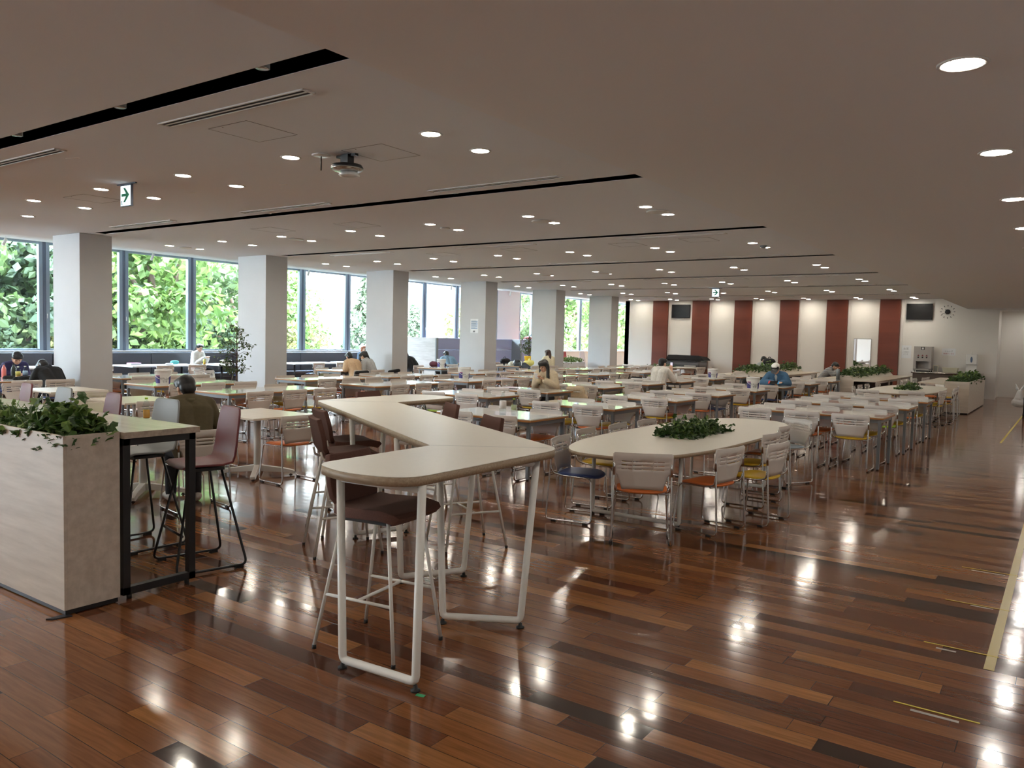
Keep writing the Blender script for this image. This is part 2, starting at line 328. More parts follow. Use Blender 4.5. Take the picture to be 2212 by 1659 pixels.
# ------------------------------------------------------------------ the room
HC, HL, XE, XW, XC = 3.41, 3.06, -3.0, -21.5, -16.4     # ceiling heights, soffit edge, window plane, end of flat ceiling
Y0, YF, BAY = -12.0, 31.4, 4.15
def room():
    struct('floor', MB().box(XW-.2, 2.3, Y0-.1, 46.2, -.3, 0), FLOOR)
    c = MB(); SL = [(3.33+BAY*k, 3.53+BAY*k) for k in range(-3, 7)]
    ys = [Y0]+[y for s in SL for y in s]+[46]
    for i in range(0, len(ys), 2): c.box(-14.55, XE, ys[i], ys[i+1], HC, HC+.12)
    c.box(XC, -14.55, Y0, 46, HC, HC+.12)
    # the ceiling rises towards the window head
    c.add([(XC, Y0, HC), (XC, 46, HC), (XW, 46, 3.84), (XW, Y0, 3.84), (XC, Y0, HC+.12), (XC, 46, HC+.12), (XW, 46, 3.96), (XW, Y0, 3.96)],
          [(0, 1, 2, 3), (4, 7, 6, 5), (0, 3, 7, 4), (1, 5, 6, 2), (2, 6, 7, 3), (0, 4, 5, 1)])
    struct('ceiling', c, CEIL)
    struct('ceiling_low', MB().box(XE, 2.3, Y0, YF, HL, 3.55), LOWC)
    struct('sky_block_slab', MB().box(XW-.4, 2.6, Y0-.2, 46.3, 4.02, 4.2), WALL)  # unseen slab added to keep sky and sun out of the hall
    for k, (a, b) in enumerate(SL):
        s = MB(); s.box(-14.55, XE, a-.005, a, HC+.002, HC+.4); s.box(-14.55, XE, b, b+.005, HC+.002, HC+.4)
        s.box(-14.55, XE, a-.005, b+.005, HC+.35, HC+.4); s.box(-14.56, -14.55, a, b, HC+.002, HC+.4)
        struct('trim_%d' % (k+1), s, BLACK)
    # far wall, recessed passage on its right, alcove on its left
    wf = MB(); wf.box(-16.07, -2.1, YF, YF+.2, 0, HC); wf.box(-2.1, 2.3, YF, YF+.15, 3.05, HC)
    struct('wall_far', wf, WALL)
    struct('wall_alcove', MB().box(-16.07, -15.87, YF, 46, 0, HC), WALL)
    struct('wall_alcove_end', MB().box(XW, -16.07, 45.9, 46.1, 0, 4), WALL)
    wp = MB(); wp.box(-2.25, 2.3, 33.4, 33.6, 0, 3.4); wp.box(-2.25, -2.1, YF+.2, 33.4, 0, 3.4); wp.box(-2.25, 2.3, YF+.1, 33.5, 3.06, 3.2)
    struct('wall_passage', wp, WALL)
    struct('wall_right', MB().box(2.2, 2.4, Y0, 33.5, 0, 3.5), WALL)
    struct('wall_back', MB().box(XW, 2.3, Y0-.2, Y0, 0, 4), WALL)
    b = MB(); b.box(-5.05, -2.1, YF-.015, YF, 0, .09); b.box(-2.1, 2.2, 33.385, 33.4, 0, .09)
    struct('baseboard_far', b, WALL)
    struct('door_1', MB().box(-2.1, -2.05, YF-.02, YF+.2, 0, 3.05).box(-2.1, 2.2, YF-.02, YF+.2, 3.0, 3.05), WALL)
    # white battens beside the red-brown panels
    xs = [(-14.72, -14.04), (-12.95, -12.24), (-11.16, -10.46), (-9.35, -8.65), (-7.61, -6.87), (-5.76, -5.09)]
    for i, (x0, x1) in enumerate(xs):
        o = MB().box(x0, x1, YF-.09, YF, 0, HC-.01).build('wall_panel', PANELW, bevel=.004)
        tag(o, 'tall red-brown wood wall panel, %s from the left on the far wall' % ORD[i], 'wall panel', 'red-brown panels on the far wall')
        struct('trim_%d' % (20+i), MB().box(x1+.02, x1+.1, YF-.02, YF, 0, HC-.01).box(x0-.1, x0-.02, YF-.03, YF, 0, HC-.01), WALL)
    # pillars
    for k in range(-4, 6):
        y = 7.36+4.09*k
        o = MB().box(-15.85, -14.85, y, y+.6, 0, HC).build('pillar', PILLAR, bevel=.006); tag(o, kind='structure')
    # window wall: sill, posts, panes
    wl_ = MB(); wl_.box(XW-.25, XW+.05, Y0, 46, 0, 1.04); wl_.box(XW-.2, XW, 29.35, 31.1, 1.04, 3.9); wl_.box(XW-.25, XW, Y0, -11.0, 1.04, 3.95); wl_.box(XW-.25, XW, -4.8, 1.45, 1.04, 3.95); wl_.box(XW-.25, XW, 45.2, 46, 1.04, 3.95)
    wl_.box(XW-.25, XW, Y0, 46, 3.84, 4.02)
    struct('wall_left', wl_, WALL)
    struct('windowsill_left', MB().box(XW-.25, XW+.16, Y0, 46, 1.04, 1.075), SILL, bevel=.005)
    posts = [1.45+2.083*i for i in range(-6, 22)]  # the run behind the camera is unseen, added to light the hall's front
    posts = [p for p in posts if not 29.4 < p < 31.1 and not -4.5 < p < 1.4]
    def window(n, a, b):
        f = MB()
        for y in (a+.085, b-.085): f.box(XW-.14, XW-.02, y-.045, y+.045, 1.075, 3.84)
        f.box(XW-.12, XW-.04, a, b, 1.075, 1.125); f.box(XW-.12, XW-.04, a, b, 3.78, 3.84)
        fr = f.build('window_frame', ALU, bevel=.004)
        tag(fr, kind='structure'); fr.name = 'window_%d' % n
        MB().box(XW-.085, XW-.077, a+.1, b-.1, 1.12, 3.79).build('pane', GLASS, parent=fr)
        g = MB(); g.box(XW-.1, XW-.03, a-.035, a+.04, 1.075, 3.84); g.build('mullion', ALU2, parent=fr)
        h = MB(); h.tube([(XW-.01, a+.06, 1.9), (XW-.01, a+.06, 2.02)], .012); h.build('latch', SILL, parent=fr)
    n = 1
    for a, b in zip(posts, posts[1:]):
        if b-a < 2.2: window(n, a, b); n += 1
    window(n, 27.3, 29.4); window(n+1, 31.1, 31.1+1.2)
room()
# ------------------------------------------------------------------ ceiling fixtures
def fixtures():
    def lamp(m, r=.078):
        root = thing('downlight', 'x', 'downlight', group='recessed downlights in the main ceiling')
        MB().lathe([(r, -.001), (r+.004, -.006), (r+.02, -.007), (r+.024, 0)], 24).build('trim_ring', TRIMW, root)
        MB().lathe([(0, -.002), (r*.6, -.0025), (r, -.003)], 24).build('diffuser', m, root)
        return root
    xs = [-4.55, -6.36, -8.18, -9.93, -11.7, -13.45, -15.22]; ys = [5.19, 5.88]
    first = None
    for k in [0, 1, 2, 3, 4, 5, 6, -1, -2, -3, -4]:  # negative bays are unseen lamps, added to brighten the front of the hall
        for i, x in enumerate(xs):
            for j, y in enumerate(ys):
                if k == 0 and (i, j) == (5, 0): pass
                lab = 'round recessed downlight, %s of its pair, %s from the aisle, bay %s' % (('nearer', 'farther')[j], ORD[i], ORD[k] if k >= 0 else 'added behind camera, '+ORD[-k-1])
                p = (x, y+4.165*k, HC)
                if first is None: first = lamp(LIGHTW); first.location = p; first['label'] = lab
                else: dup(first, p, 0, lab)
    low = lamp(LIGHTC, .09); low['group'] = 'downlights along the low aisle ceiling'
    low.location = (-.5, 4.4, HL); low['label'] = 'largest round downlight, in the low ceiling at upper right'
    for i in range(1, 13): dup(low, (-.5, 4.4+2.07*i, HL), 0, 'round downlight in the low ceiling over the aisle, %s from the front' % ORD[i])
    for i in range(1, 7): dup(low, (-.5, 4.4-2.07*i, HL), 0, 'round downlight in low ceiling behind the camera, %s back' % ORD[i-1])
    dup(low, (-1.2, 32.4, 3.06), 0, 'added unseen downlight brightening the passage opening at far right')  # unseen lamp added to brighten the passage wall
    # slot spots
    sp = thing('spotlight', 'x', 'spotlight', group='small spotlights inside the black ceiling slots')
    MB().lathe([(.05, 0), (.05, .3)], 16).build('housing', GREYST, sp); MB().lathe([(0, -.002), (.042, -.003), (.046, 0)], 16).build('lens', STAIN, sp)
    n = 0
    for k in range(7):
        for i in range(6 if k < 3 else 4):
            lab = 'small cylinder spotlight in the %s black ceiling slot, %s from its right end' % (ORD[k], ORD[i])
            p = (-4.46-1.76*i, 3.40+BAY*k, HC+.02)
            if n == 0: sp.location = p; sp['label'] = lab
            else: dup(sp, p, 0, lab)
            n += 1
    # linear vents
    def vent():
        r = thing('air_vent', 'x', 'air vent', group='long slot air vents in the ceiling')
        fr = MB(); W, D = .91, .06
        fr.box(-W, W, -D, -D+.014, -.01, 0); fr.box(-W, W, D-.014, D, -.01, 0); fr.box(-W, -W+.02, -D, D, -.01, 0); fr.box(W-.02, W, -D, D, -.01, 0)
        fr.box(-W, W, -.007, .007, -.008, 0); fr.build('frame', TRIMW, r)
        MB().box(-W+.01, W-.01, -D+.01, D-.01, -.003, -.001).build('slot', BLACK, r)
        return r
    v0 = None; n = 0
    for k in (0, 2, 4, 6):
        for yy in (3.84, 7.22):
            for i, x in enumerate((-5.42, -9.0, -12.55)):
                y = yy+BAY*k; lab = 'long slot air vent, %s from aisle, %s row of ceiling bay %s' % (ORD[i], 'near' if yy < 5 else 'far', ORD[k])
                if v0 is None: v0 = vent(); v0.location = (x, y, HC); v0['label'] = lab
                else: dup(v0, (x, y, HC), 0, lab)
    # access hatches: a thin dark joint around a flush panel
    def hatch():
        r = thing('access_hatch', 'x', 'access hatch', group='square access hatches in the ceiling'); a = .26; g = MB()
        for s in (-1, 1): g.box(-a, a, s*a-.003, s*a+.003, -.0015, .001); g.box(s*a-.003, s*a+.003, -a, a, -.0015, .001)
        g.build('joint', BLACKST, r); MB().box(-a+.004, a-.004, -a+.004, a-.004, -.001, .001).build('panel', CEIL, r)
        MB().lathe([(.007, -.003), (.007, 0)], 8, c=(-.1, -a+.03, 0)).build('catch', BLACKST, r)
        return r
    h0 = None
    for i, (x, y) in enumerate([(-5.85, 4.37), (-5.43, 5.49), (-10.77, 5.52), (-13.6, 5.1), (-11.1, 8.7), (-9.3, 8.9), (-5.2, 12.75), (-6.6, 12.9), (-8.9, 12.8), (-10.9, 12.9), (-5.3, 20.6), (-7.4, 20.8)]):
        lab = 'square flush access hatch in ceiling, %s counted from the front' % ORD[i]
        if h0 is None: h0 = hatch(); h0.location = (x, y, HC); h0['label'] = lab
        else: dup(h0, (x, y, HC), 0, lab)
    s0 = None
    for i, (x, y, r) in enumerate([(-4.56, 9.74, 1), (-6.42, 9.8, 1), (-11.74, 9.72, .9), (-15.22, 9.7, .9), (-8.22, 9.76, .55), (-6.36, 17.98, 1), (-11.75, 18.2, 1), (-9.95, 18.2, 1)]):
        lab = 'round flat ceiling speaker disc between two downlights, %s of its kind from the front right' % ORD[i]
        if s0 is None: s0 = tag(MB().lathe([(.13, 0), (.15, -.006), (.15, -.012), (.13, -.018), (0, -.02)], 24).build('ceiling_speaker', TRIMW), lab, 'ceiling speaker', 'round ceiling speaker discs'); s0.location = (x, y, HC)
        else: c = s0.copy(); COL.objects.link(c); c.location = (x, y, HC); c.scale = (r, r, 1); c['label'] = lab
    d = thing('smoke_detector', 'grey smoke detector dome beside a far downlight pair', 'smoke detector', (-4.5, 13.95, HC))
    MB().lathe([(.06, 0), (.06, -.02), (.035, -.045), (0, -.05)], 16).build('dome', GREYST, d)
    a = thing('ceiling_antenna', 'white ceiling disc antenna with thin black rod hanging down', 'antenna', (-6.0, 5.26, HC))
    MB().lathe([(.085, 0), (.09, -.008), (.08, -.014), (0, -.016)], 24).build('disc', WHITEP, a)
    MB().tube([(0, 0, -.016), (0, 0, -.15)], .006).build('rod', BLACKST, a)
    u = thing('ceiling_unit', 'round glossy grey ceiling unit hanging from black bracket', 'ceiling unit', (-5.77, 5.38, HC))
    b = MB(); b.box(-.13, .13, -.02, .02, -.025, 0); b.box(-.05, .05, -.04, .04, -.09, -.005); b.build('bracket', BLACKST, u)
    MB().lathe([(.05, -.085), (.14, -.1), (.155, -.125), (.15, -.135)], 28).build('cover', BLACKST, u)
    MB().lathe([(.15, -.13), (.155, -.14), (.13, -.155), (0, -.17)], 28).build('reflector', STAIN, u)
    MB().lathe([(.075, -.158), (.1, -.185), (.1, -.195), (.08, -.2), (.07, -.19)], 28, c=(0, .03, 0)).build('lower_ring', SILL, u)
    d2 = dup(u, (-10.0, 26.2, HC), 0, 'small black ceiling unit on bracket near the far windows')
    # exit signs
    def exit_sign(label, loc, w_, h):
        r = thing('exit_sign', label, 'exit sign', loc, group='hanging exit direction signs')
        MB().box(-.2, .2, -.012, .012, -.012, 0).build('ceiling_plate', ALU2, r)
        MB().box(-w_/2, w_/2, -.015, .015, -.02-h, -.012).build('housing', ALU2, r, bevel=.003)
        MB().box(-w_/2+.008, w_/2-.008, -.018, -.0151, -.012-h, -.03).build('lit_face', mat('exit_white', (.80, .95, 1), .4, emit=1.1), r)
        G = mat('exit_green', (.0, .33, .16), .5); z = -.02-h*.47; s = w_*.36
        ar = MB(); P = [(-s, z-.016), (-s, z+.016), (.015, z+.016), (-s*.55, z+s*1.0), (-.005, z+s*1.0), (s, z), (-.005, z-s), (-s*.55, z-s), (.015, z-.016)]
        ar.prism([(x, zz) for x, zz in P], 0, .002); o = ar.build('arrow', G, r); o.rotation_euler.x = PI/2; o.location.y = -.0182
        m = MB(); zb = -.02-h+.02; x0 = -w_/2+.02
        m.box(x0, x0+.006, -.0195, -.0181, zb, zb+.045); m.box(x0+.006, x0+.02, -.0195, -.0181, zb+.04, zb+.045); m.box(x0+.018, x0+.024, -.0195, -.0181, zb, zb+.03); m.box(x0+.024, x0+.03, -.0195, -.0181, zb, zb+.012)
        m.ball((x0+.021, -.019, zb+.037), .005, n=6)
        m.build('pictogram', mat('exit_teal', (.02, .18, .17), .5), r)
    exit_sign('nearer exit sign, green arrow on white, hanging from ceiling at left', (-9.25, 5.14, HC), .23, .25)
    exit_sign('farther exit sign, green arrow on white, hanging near far wall', (-9.25, 24.2, HC), .24, .26)
    t0 = None
    for i, (x, y) in enumerate([(-20, 8.25), (-20, 11.81), (-20, 17.07), (-20, 24.2), (-20, 28.2)]):
        lab = 'small white spotlight hanging above the windows, %s from the left' % ORD[i]; z = 3.41+(x-XC)/(XW-XC)*.43
        if t0 is None:
            t0 = thing('window_spotlight', lab, 'spotlight', (x, y, z), group='white spotlights above the windows')
            MB().tube([(0, 0, 0), (0, 0, -.09)], .008).build('stem', WHITEP, t0)
            MB().tube([(0, .02, -.05), (.03, -.06, -.2)], .035, 12).build('head', WHITEP, t0)
        else: dup(t0, (x, y, z), 0, lab)
    for i, (x, y, l, z) in enumerate([(-9.1, 5.9, .06, HC), (-7.6, 6.1, .05, HC), (-8.4, 4.1, .08, HC)]):
        o = MB().obox((x, y, z-.001), (1, .3, 0), (-.3, 1, 0), (0, 0, 1), l, .012, .001).build('tape_scrap', WHITEP)
        tag(o, 'scrap of pale tape left on the ceiling, %s of three' % ('right-hand', 'middle', 'left-hand')[[1, 0, 2].index(i) if i in (0, 1, 2) else 0], 'tape', 'tape scraps on the ceiling')
    y = MB(); y.obox((-1.385, 2.38, HL-.001), (1, .08, 0), (-.08, 1, 0), (0, 0, 1), .075, .012, .0008); y.obox((-1.45, 2.34, HL-.001), (.3, 1, 0), (1, -.3, 0), (0, 0, 1), .05, .014, .0008)
    tag(y.build('ceiling_tape', mat('ochre_tape', (.35, .21, .02), .6)), 'ochre tape mark on the low ceiling at top edge of photo', 'tape')
fixtures()
# ------------------------------------------------------------------ slatted stacking chairs
def pad(mb, wx, wy, zt, th, drop=.02, ex=3.2, n=28, mi=0):
    vs = []; fs = []; R = [(0, 0), (.5, 0), (.82, -.002), (.95, -.006), (1, -.014)]
    def ring(r, f):
        for j in range(n):
            a = 2*PI*j/n; c, s = math.cos(a), math.sin(a); k = (abs(c)**ex+abs(s)**ex)**(-1/ex)
            x, y = r*k*c*wx/2, r*k*s*wy/2; vs.append((x, y, f(x, y)))
    sag = lambda x, y: zt-drop*max(0, (y/(wy/2)-.3)/.7)**2-.012*(1-(2*x/wx)**2)*.6
    for r, dz in R[1:]: ring(r, lambda x, y: sag(x, y)+dz)
    ring(.98, lambda x, y: sag(x, y)-th); ring(.5, lambda x, y: sag(x, y)-th)
    vs.append((0, 0, sag(0, 0))); vs.append((0, 0, sag(0, 0)-th)); c = len(vs)-2
    for i in range(5):
        for j in range(n): fs.append((i*n+j, i*n+(j+1) % n, (i+1)*n+(j+1) % n, (i+1)*n+j))
    for j in range(n): fs.append((c, j, (j+1) % n)[::-1]); fs.append((c+1, 5*n+j, 5*n+(j+1) % n))
    fs = [tuple(reversed(f)) for f in fs]
    return mb.add(vs, fs, mi, True)
def chair_back():
    zs = [.468, .50, .54, .585, .61, .630, .641, .662, .673, .694, .705, .735, .758, .768, .772]
    us = [-1, -.94, -.72, -.36, -.33, 0, .33, .36, .72, .94, 1]
    def hw(z):
        if z >= .61: return .246-(.012 if z > .765 else 0)
        if z >= .585: return .21+(z-.585)/.025*.036
        return .168+(z-.468)/.117*.042
    vs = []
    for z in zs:
        yb = -.205-.04*(z-.468)/.3+(.006 if z > .76 else 0)
        for u in us: vs.append((u*hw(z), yb+.035*u*u-(.006 if abs(u) > .9 else 0), z-(.012*u*u if z < .5 else 0)))
    nu = len(us); fs = []
    for i in range(len(zs)-1):
        for j in range(nu-1):
            if i in (5, 7, 9) and -.73 < us[j] and us[j+1] < .73 and not (.32 < abs(us[j]) < .37 and .32 < abs(us[j+1]) < .37): continue
            fs.append((i*nu+j, i*nu+j+1, (i+1)*nu+j+1, (i+1)*nu+j))
    return MB().add(vs, fs, 0, True)
def chair_frame():
    m = MB()
    for s in (-1, 1):
        x = s*.245
        p = [(s*.232, -.205, .70), (s*.236, -.213, .60), (x, -.25, .018), (x, .20, .018), (s*.212, .17, .425), (s*.2, -.12, .43), (s*.225, -.2, .455), (s*.235, -.214, .52)]
        m.tube(fillet(p, .045, 4), .0085, 8)
        m.tube([(s*.232, -.2, .735), (s*.236, -.213, .58)], .011, 8)
    m.tube([(-.21, .15, .418), (.21, .15, .418)], .008, 6); m.tube([(-.215, -.15, .425), (.215, -.15, .425)], .008, 6)
    return m
CHAIR_MESH = {}
def make_chair(color, loc, rotz, label, group, glides=True):
    key = (color, glides)
    if key in CHAIR_MESH: return dup(CHAIR_MESH[key], loc, rotz, label, group)
    r = thing('slatted_chair', label, 'chair', loc, rotz, group)
    if 'back' not in CHAIR_MESH:
        b = chair_back().build('backrest', PLAST, r, solid=.011); fr = chair_frame().build('frame', CHROME, r)
        g = MB().box(-.014, .014, -.024, .024, 0, .02).build('glide', RUBBER, r, bevel=.004)
        CHAIR_MESH.update(back=b, frame=fr, glide=g); g.location = (-.245, -.17, 0)
        first = True
    else:
        for k in ('back', 'frame'):
            c = CHAIR_MESH[k].copy(); COL.objects.link(c); c.parent = r
        first = False
    if glides:
        for i, (sx_, y) in enumerate(((-1, -.17), (1, -.17), (-1, .14), (1, .14))):
            if first and i == 0: continue
            c = CHAIR_MESH['glide'].copy(); COL.objects.link(c); c.parent = r; c.location = (sx_*.245, y, 0)
    pad(MB(), .43, .42, .462, .026).build('seat', SEATC[color], r).location.y = .005
    CHAIR_MESH[key] = r
    return r
USED = []
def chair(color, x, y, face, label, group='slatted chairs at the long tables'):
    """face: direction the sitter looks, degrees from +Y towards +X"""
    return make_chair(color, (x, y, 0), -math.radians(face), label, group, True)
# ------------------------------------------------------------------ rectangular tables
TAB = {}
def rect_table(L, D, loc, along, label, group):
    key = (L, D)
    if key in TAB: return dup(TAB[key], loc, along, label, group)
    r = thing('dining_table', label, 'table', loc, along, group); h = .735
    MB().box(-L/2+.003, L/2-.003, -D/2+.003, D/2-.003, h-.012, h).build('table_top', LAMIN, r, bevel=.002)
    MB().box(-L/2, L/2, -D/2, D/2, h-.034, h-.0125).build('edge_band', EDGEO, r, bevel=.003)
    a = MB(); i = .05
    for s in (-1, 1): a.box(-L/2+i, L/2-i, s*(D/2-i)-.012, s*(D/2-i)+.012, h-.085, h-.0345); a.box(s*(L/2-i)-.012, s*(L/2-i)+.012, -D/2+i, D/2-i, h-.085, h-.0345)
    a.build('apron', GREYST, r)
    for sx_ in (-1, 1):
        for sy in (-1, 1):
            l = MB(); x, y = sx_*(L/2-.055), sy*(D/2-.055); l.box(x-.02, x+.02, y-.02, y+.02, .015, h-.035); lo = l.build('leg', GREYST, r, bevel=.003)
            MB().lathe([(.017, 0), (.017, .016)], 10, c=(x, y, 0)).build('foot', RUBBER, lo)
    TAB[key] = r
    return r
PAL = ['orange', 'orange', 'orange', 'yellow', 'yellow', 'blue', 'orange', 'lime']
def seats(tname, cx, cy, L, D, n, near_gap, far_gap, along, cols=None, skip=(), swap=None):
    """chairs on both long sides of a table; along=0: table lies along X (sides face -Y/+Y); along=1: along Y"""
    names = {2: ('left', 'right'), 3: ('left', 'middle', 'right')}[n]
    for side in (0, 1):
        for i in range(n):
            if (side, i) in skip: continue
            t = (i-(n-1)/2)*(L/n*.97)+random.uniform(-.015, .015)
            g = (near_gap, far_gap)[side]+random.uniform(-.03, .03); off = D/2+g-.245
            c = cols[side][i] if cols else random.choice(PAL)
            tw = random.uniform(-3, 3)
            if along == 0:
                x, y, f = cx+t, cy+(-off if side == 0 else off), (0 if side == 0 else 180)
                word = ('near side', 'far side')[side]+' '+names[i]
            else:
                x, y, f = cx+(off if side == 0 else -off), cy+t, (-90 if side == 0 else 90)
                word = ('aisle side', 'window side')[side]+' '+{2: ('front', 'rear'), 3: ('front', 'middle', 'rear')}[n][i]
            chair(c, x, y, f+tw, 'white slatted chair, %s seat, %s of %s' % (c, word, tname))
o_, y_, b_, l_ = 'orange', 'yellow', 'blue', 'lime'
# row A: long tables next to the aisle
ACOL = [[[o_, o_, y_], [o_, o_, y_]], [[y_, o_, l_], [o_, b_, y_]], [[o_, y_, o_], [b_, o_, y_]]]
for k, (cy, w_) in enumerate([(12.15, 'nearest'), (14.2, 'middle'), (16.25, 'farthest')]):
    nm = '%s long aisle table' % w_
    rect_table(2.02, .88, (-3.05, cy, 0), 0, '%s of three long tables beside the open aisle' % w_, 'long dining tables')
    seats(nm, -3.05, cy, 2.02, .88, 3, .30, .06, 0, ACOL[k])
# columns B and C: four-seat tables
for k, cy in enumerate((8.2, 10.32, 12.48, 14.35, 16.43, 18.37, 20.55, 22.72)):
    nm = '%s four-seat table, right column' % ORD[k]
    rect_table(1.45, .88, (-5.9, cy, 0), 0, '%s four-seat table from front in the column nearest the aisle' % ORD[k], 'four-seat dining tables')
    cols = {0: [[l_, b_], [o_, o_]], 1: [[y_, o_], [y_, y_]], 2: [[o_, y_], [o_, o_]], 3: [[y_, o_], [y_, b_]], 4: [[o_, y_], [y_, o_]], 5: [[b_, b_], [o_, b_]], 6: [[b_, o_], [o_, y_]]}.get(k)
    seats(nm, -5.9, cy, 1.45, .88, 2, .12, .1, 0, cols, skip=((1, 0), (1, 1)) if k == 5 else ())
for k, cy in enumerate((10.62, 12.4, 14.5, 16.53, 18.33, 20.5, 22.62)):
    nm = '%s four-seat table, second column' % ORD[k]
    rect_table(1.45, .88, (-8.33, cy, 0), 0, '%s four-seat table from front in the second column from the aisle' % ORD[k], 'four-seat dining tables')
    cols = {0: [[l_, b_], [o_, y_]], 1: [[y_, y_], [o_, o_]], 2: [[o_, o_], [l_, l_]]}.get(k)
    sk = {1: ((1, 0), (1, 1)), 4: ((0, 1),)}.get(k, ())
    seats(nm, -8.33, cy, 1.45, .88, 2, .12, .1, 0, cols, skip=sk)
# columns D and E: six-seat tables lying along the hall
for k, y in enumerate((7.45, 10.6, 13.38, 16.15, 19.1, 22.0)):
    nm = '%s six-seat table, centre column' % ORD[k]
    rect_table(2.05, .96, (-11.03, y+1.03, 0), PI/2, '%s six-seat table from front in the centre column' % ORD[k], 'six-seat dining tables')
    cols = {0: [['blue', o_, y_], [b_, o_, y_]], 1: [[o_, b_, o_], [o_, y_, b_]]}.get(k)
    seats(nm, -11.03, y+1.03, 2.05, .96, 3, .32, .1, 1, cols)
for k, y in enumerate((7.5, 10.75, 13.15, 16.4, 19.1, 22.0, 24.7)):
    nm = '%s six-seat table, pillar column' % ORD[k]
    rect_table(2.0, .96, (-13.15, y+1.0, 0), PI/2, '%s six-seat table from front in the column beside the pillars' % ORD[k], 'six-seat dining tables')
    seats(nm, -13.15, y+1.0, 2.0, .96, 3, .28, .1, 1)
# tables between the pillars
rect_table(1.9, .95, (-15.45, 9.15, 0), PI/2, 'six-seat table between first and second pillars', 'tables between the pillars')
seats('table between first two pillars', -15.45, 9.15, 1.9, .95, 3, .22, .1, 1)
rect_table(1.15, .96, (-15.82, 14.75, 0), PI/2, 'short table between second and third pillars, by two seated women', 'tables between the pillars')
seats('short table between second and third pillars', -15.82, 14.75, 1.15, .96, 2, .5, .1, 1)
rect_table(1.15, .96, (-15.75, 22.7, 0), PI/2, 'short table with bags between fourth and fifth pillars', 'tables between the pillars')
seats('short table with bags by fifth pillar', -15.75, 22.7, 1.15, .96, 2, .5, .1, 1)
rect_table(1.15, .96, (-15.7, 18.6, 0), PI/2, 'short table holding a bucket between third and fourth pillars', 'tables between the pillars')
seats('bucket table by fourth pillar', -15.7, 18.6, 1.15, .96, 2, .25, .1, 1, skip=((1, 0), (1, 1)))
chair('pale blue', -16.75, 11.25, 60, 'pale chair turned sideways beside second pillar, left of a pair', 'pale chairs by the second pillar')
chair('pale blue', -16.1, 11.1, 60, 'pale chair turned sideways beside second pillar, right of a pair', 'pale chairs by the second pillar')
# ------------------------------------------------------------------ square pedestal tables
SQ = []
def square_table(x, y, label):
    if SQ: return dup(SQ[0], (x, y, 0), 0, label)
    r = thing('square_table', label, 'table', (x, y, 0), 0, 'square pedestal tables'); a = .5
    MB().box(-a, a, -a*.86, a*.86, .712, .735).build('table_top', PALEWOOD, r, bevel=.003)
    b = MB(); b.box(-.3, .3, -.035, .035, .675, .712); b.box(-.035, .035, -.3, .3, .675, .712); b.lathe([(.06, .66), (.16, .69), (.16, .712)], 12); b.build('under_bracket', BLACKST, r)
    MB().lathe([(.04, .05), (.04, .68)], 18).build('column', WHITEST, r)
    for i in range(4):
        an = PI/4+i*PI/2; d = Vector((math.cos(an)*1.05, math.sin(an), 0)); n = Vector((-d.y, d.x, 0))
        f = MB(); k = .4
        vs = []
        for t, wd, z0, z1 in ((0.02, .035, .05, .125), (k*.75, .032, .035, .085), (k, .034, .018, .062), (k+.025, .03, .02, .05)):
            c = d*t; vs += [c+n*wd+Vector((0, 0, z0)), c-n*wd+Vector((0, 0, z0)), c-n*wd*.8+Vector((0, 0, z1)), c+n*wd*.8+Vector((0, 0, z1))]
        fs = [(3, 2, 1, 0), (12, 13, 14, 15)]+[(a_*4+j, a_*4+(j+1) % 4, a_*4+4+(j+1) % 4, a_*4+4+j) for a_ in range(3) for j in range(4)]
        f.add(vs, fs); fo = f.build('foot', WHITEST, r, bevel=.005)
        MB().lathe([(.018, 0), (.022, .004), (.01, .008), (.008, .022)], 10, c=tuple(d*(k-.02))).build('leveller', RUBBER, fo)
    SQ.append(r); return r
square_table(-7.83, 5.93, 'pale square pedestal table with white cross base, beside the brown stools')
square_table(-7.72, 4.45, 'square pedestal table in front of the person in olive jacket')
square_table(-10.42, 5.9, 'square pedestal table second from the brown stools, behind grey shell stool')
square_table(-12.7, 6.05, 'square pedestal table farthest left, nearest the pillar')
G = 'slatted chairs at the square tables'
chair(o_, -7.26, 5.92, -86, 'white slatted chair with orange seat, back to the brown stools', G)
chair(o_, -8.6, 5.85, 92, 'orange-seat slatted chair facing the aisle, behind the olive jacket', G)
chair(o_, -6.78, 4.42, -80, 'orange-seat slatted chair carrying the person in olive jacket', G)
chair('pale blue', -9.9, 5.75, -88, 'pale-seat slatted chair at second square table, aisle side', G)
chair('lime', -11.2, 5.85, 90, 'lime-seat slatted chair at second square table, window side', G)
chair(o_, -10.9, 5.0, 20, 'slatted chair behind the ivy, near side of second square table', G)
chair('lime', -12.0, 6.0, -90, 'lime-seat slatted chair at farthest square table, aisle side', G)
chair(b_, -13.75, 5.93, 90, 'blue-seat slatted chair at farthest square table, window side', G)
# white table of the two men at the left pillar
rect_table(1.2, 1.05, (-15.6, 6.65, 0), PI/2, 'table with bottles shared by two men in front of first pillar', 'tables between the pillars')
chair(b_, -14.78, 6.88, -88, 'slatted chair under the person in black hoodie', G)
chair(b_, -14.72, 6.3, -90, 'empty slatted chair left of the person in black hoodie', G)
chair(b_, -16.8, 6.9, 95, 'slatted chair under the person in navy shirt', G)
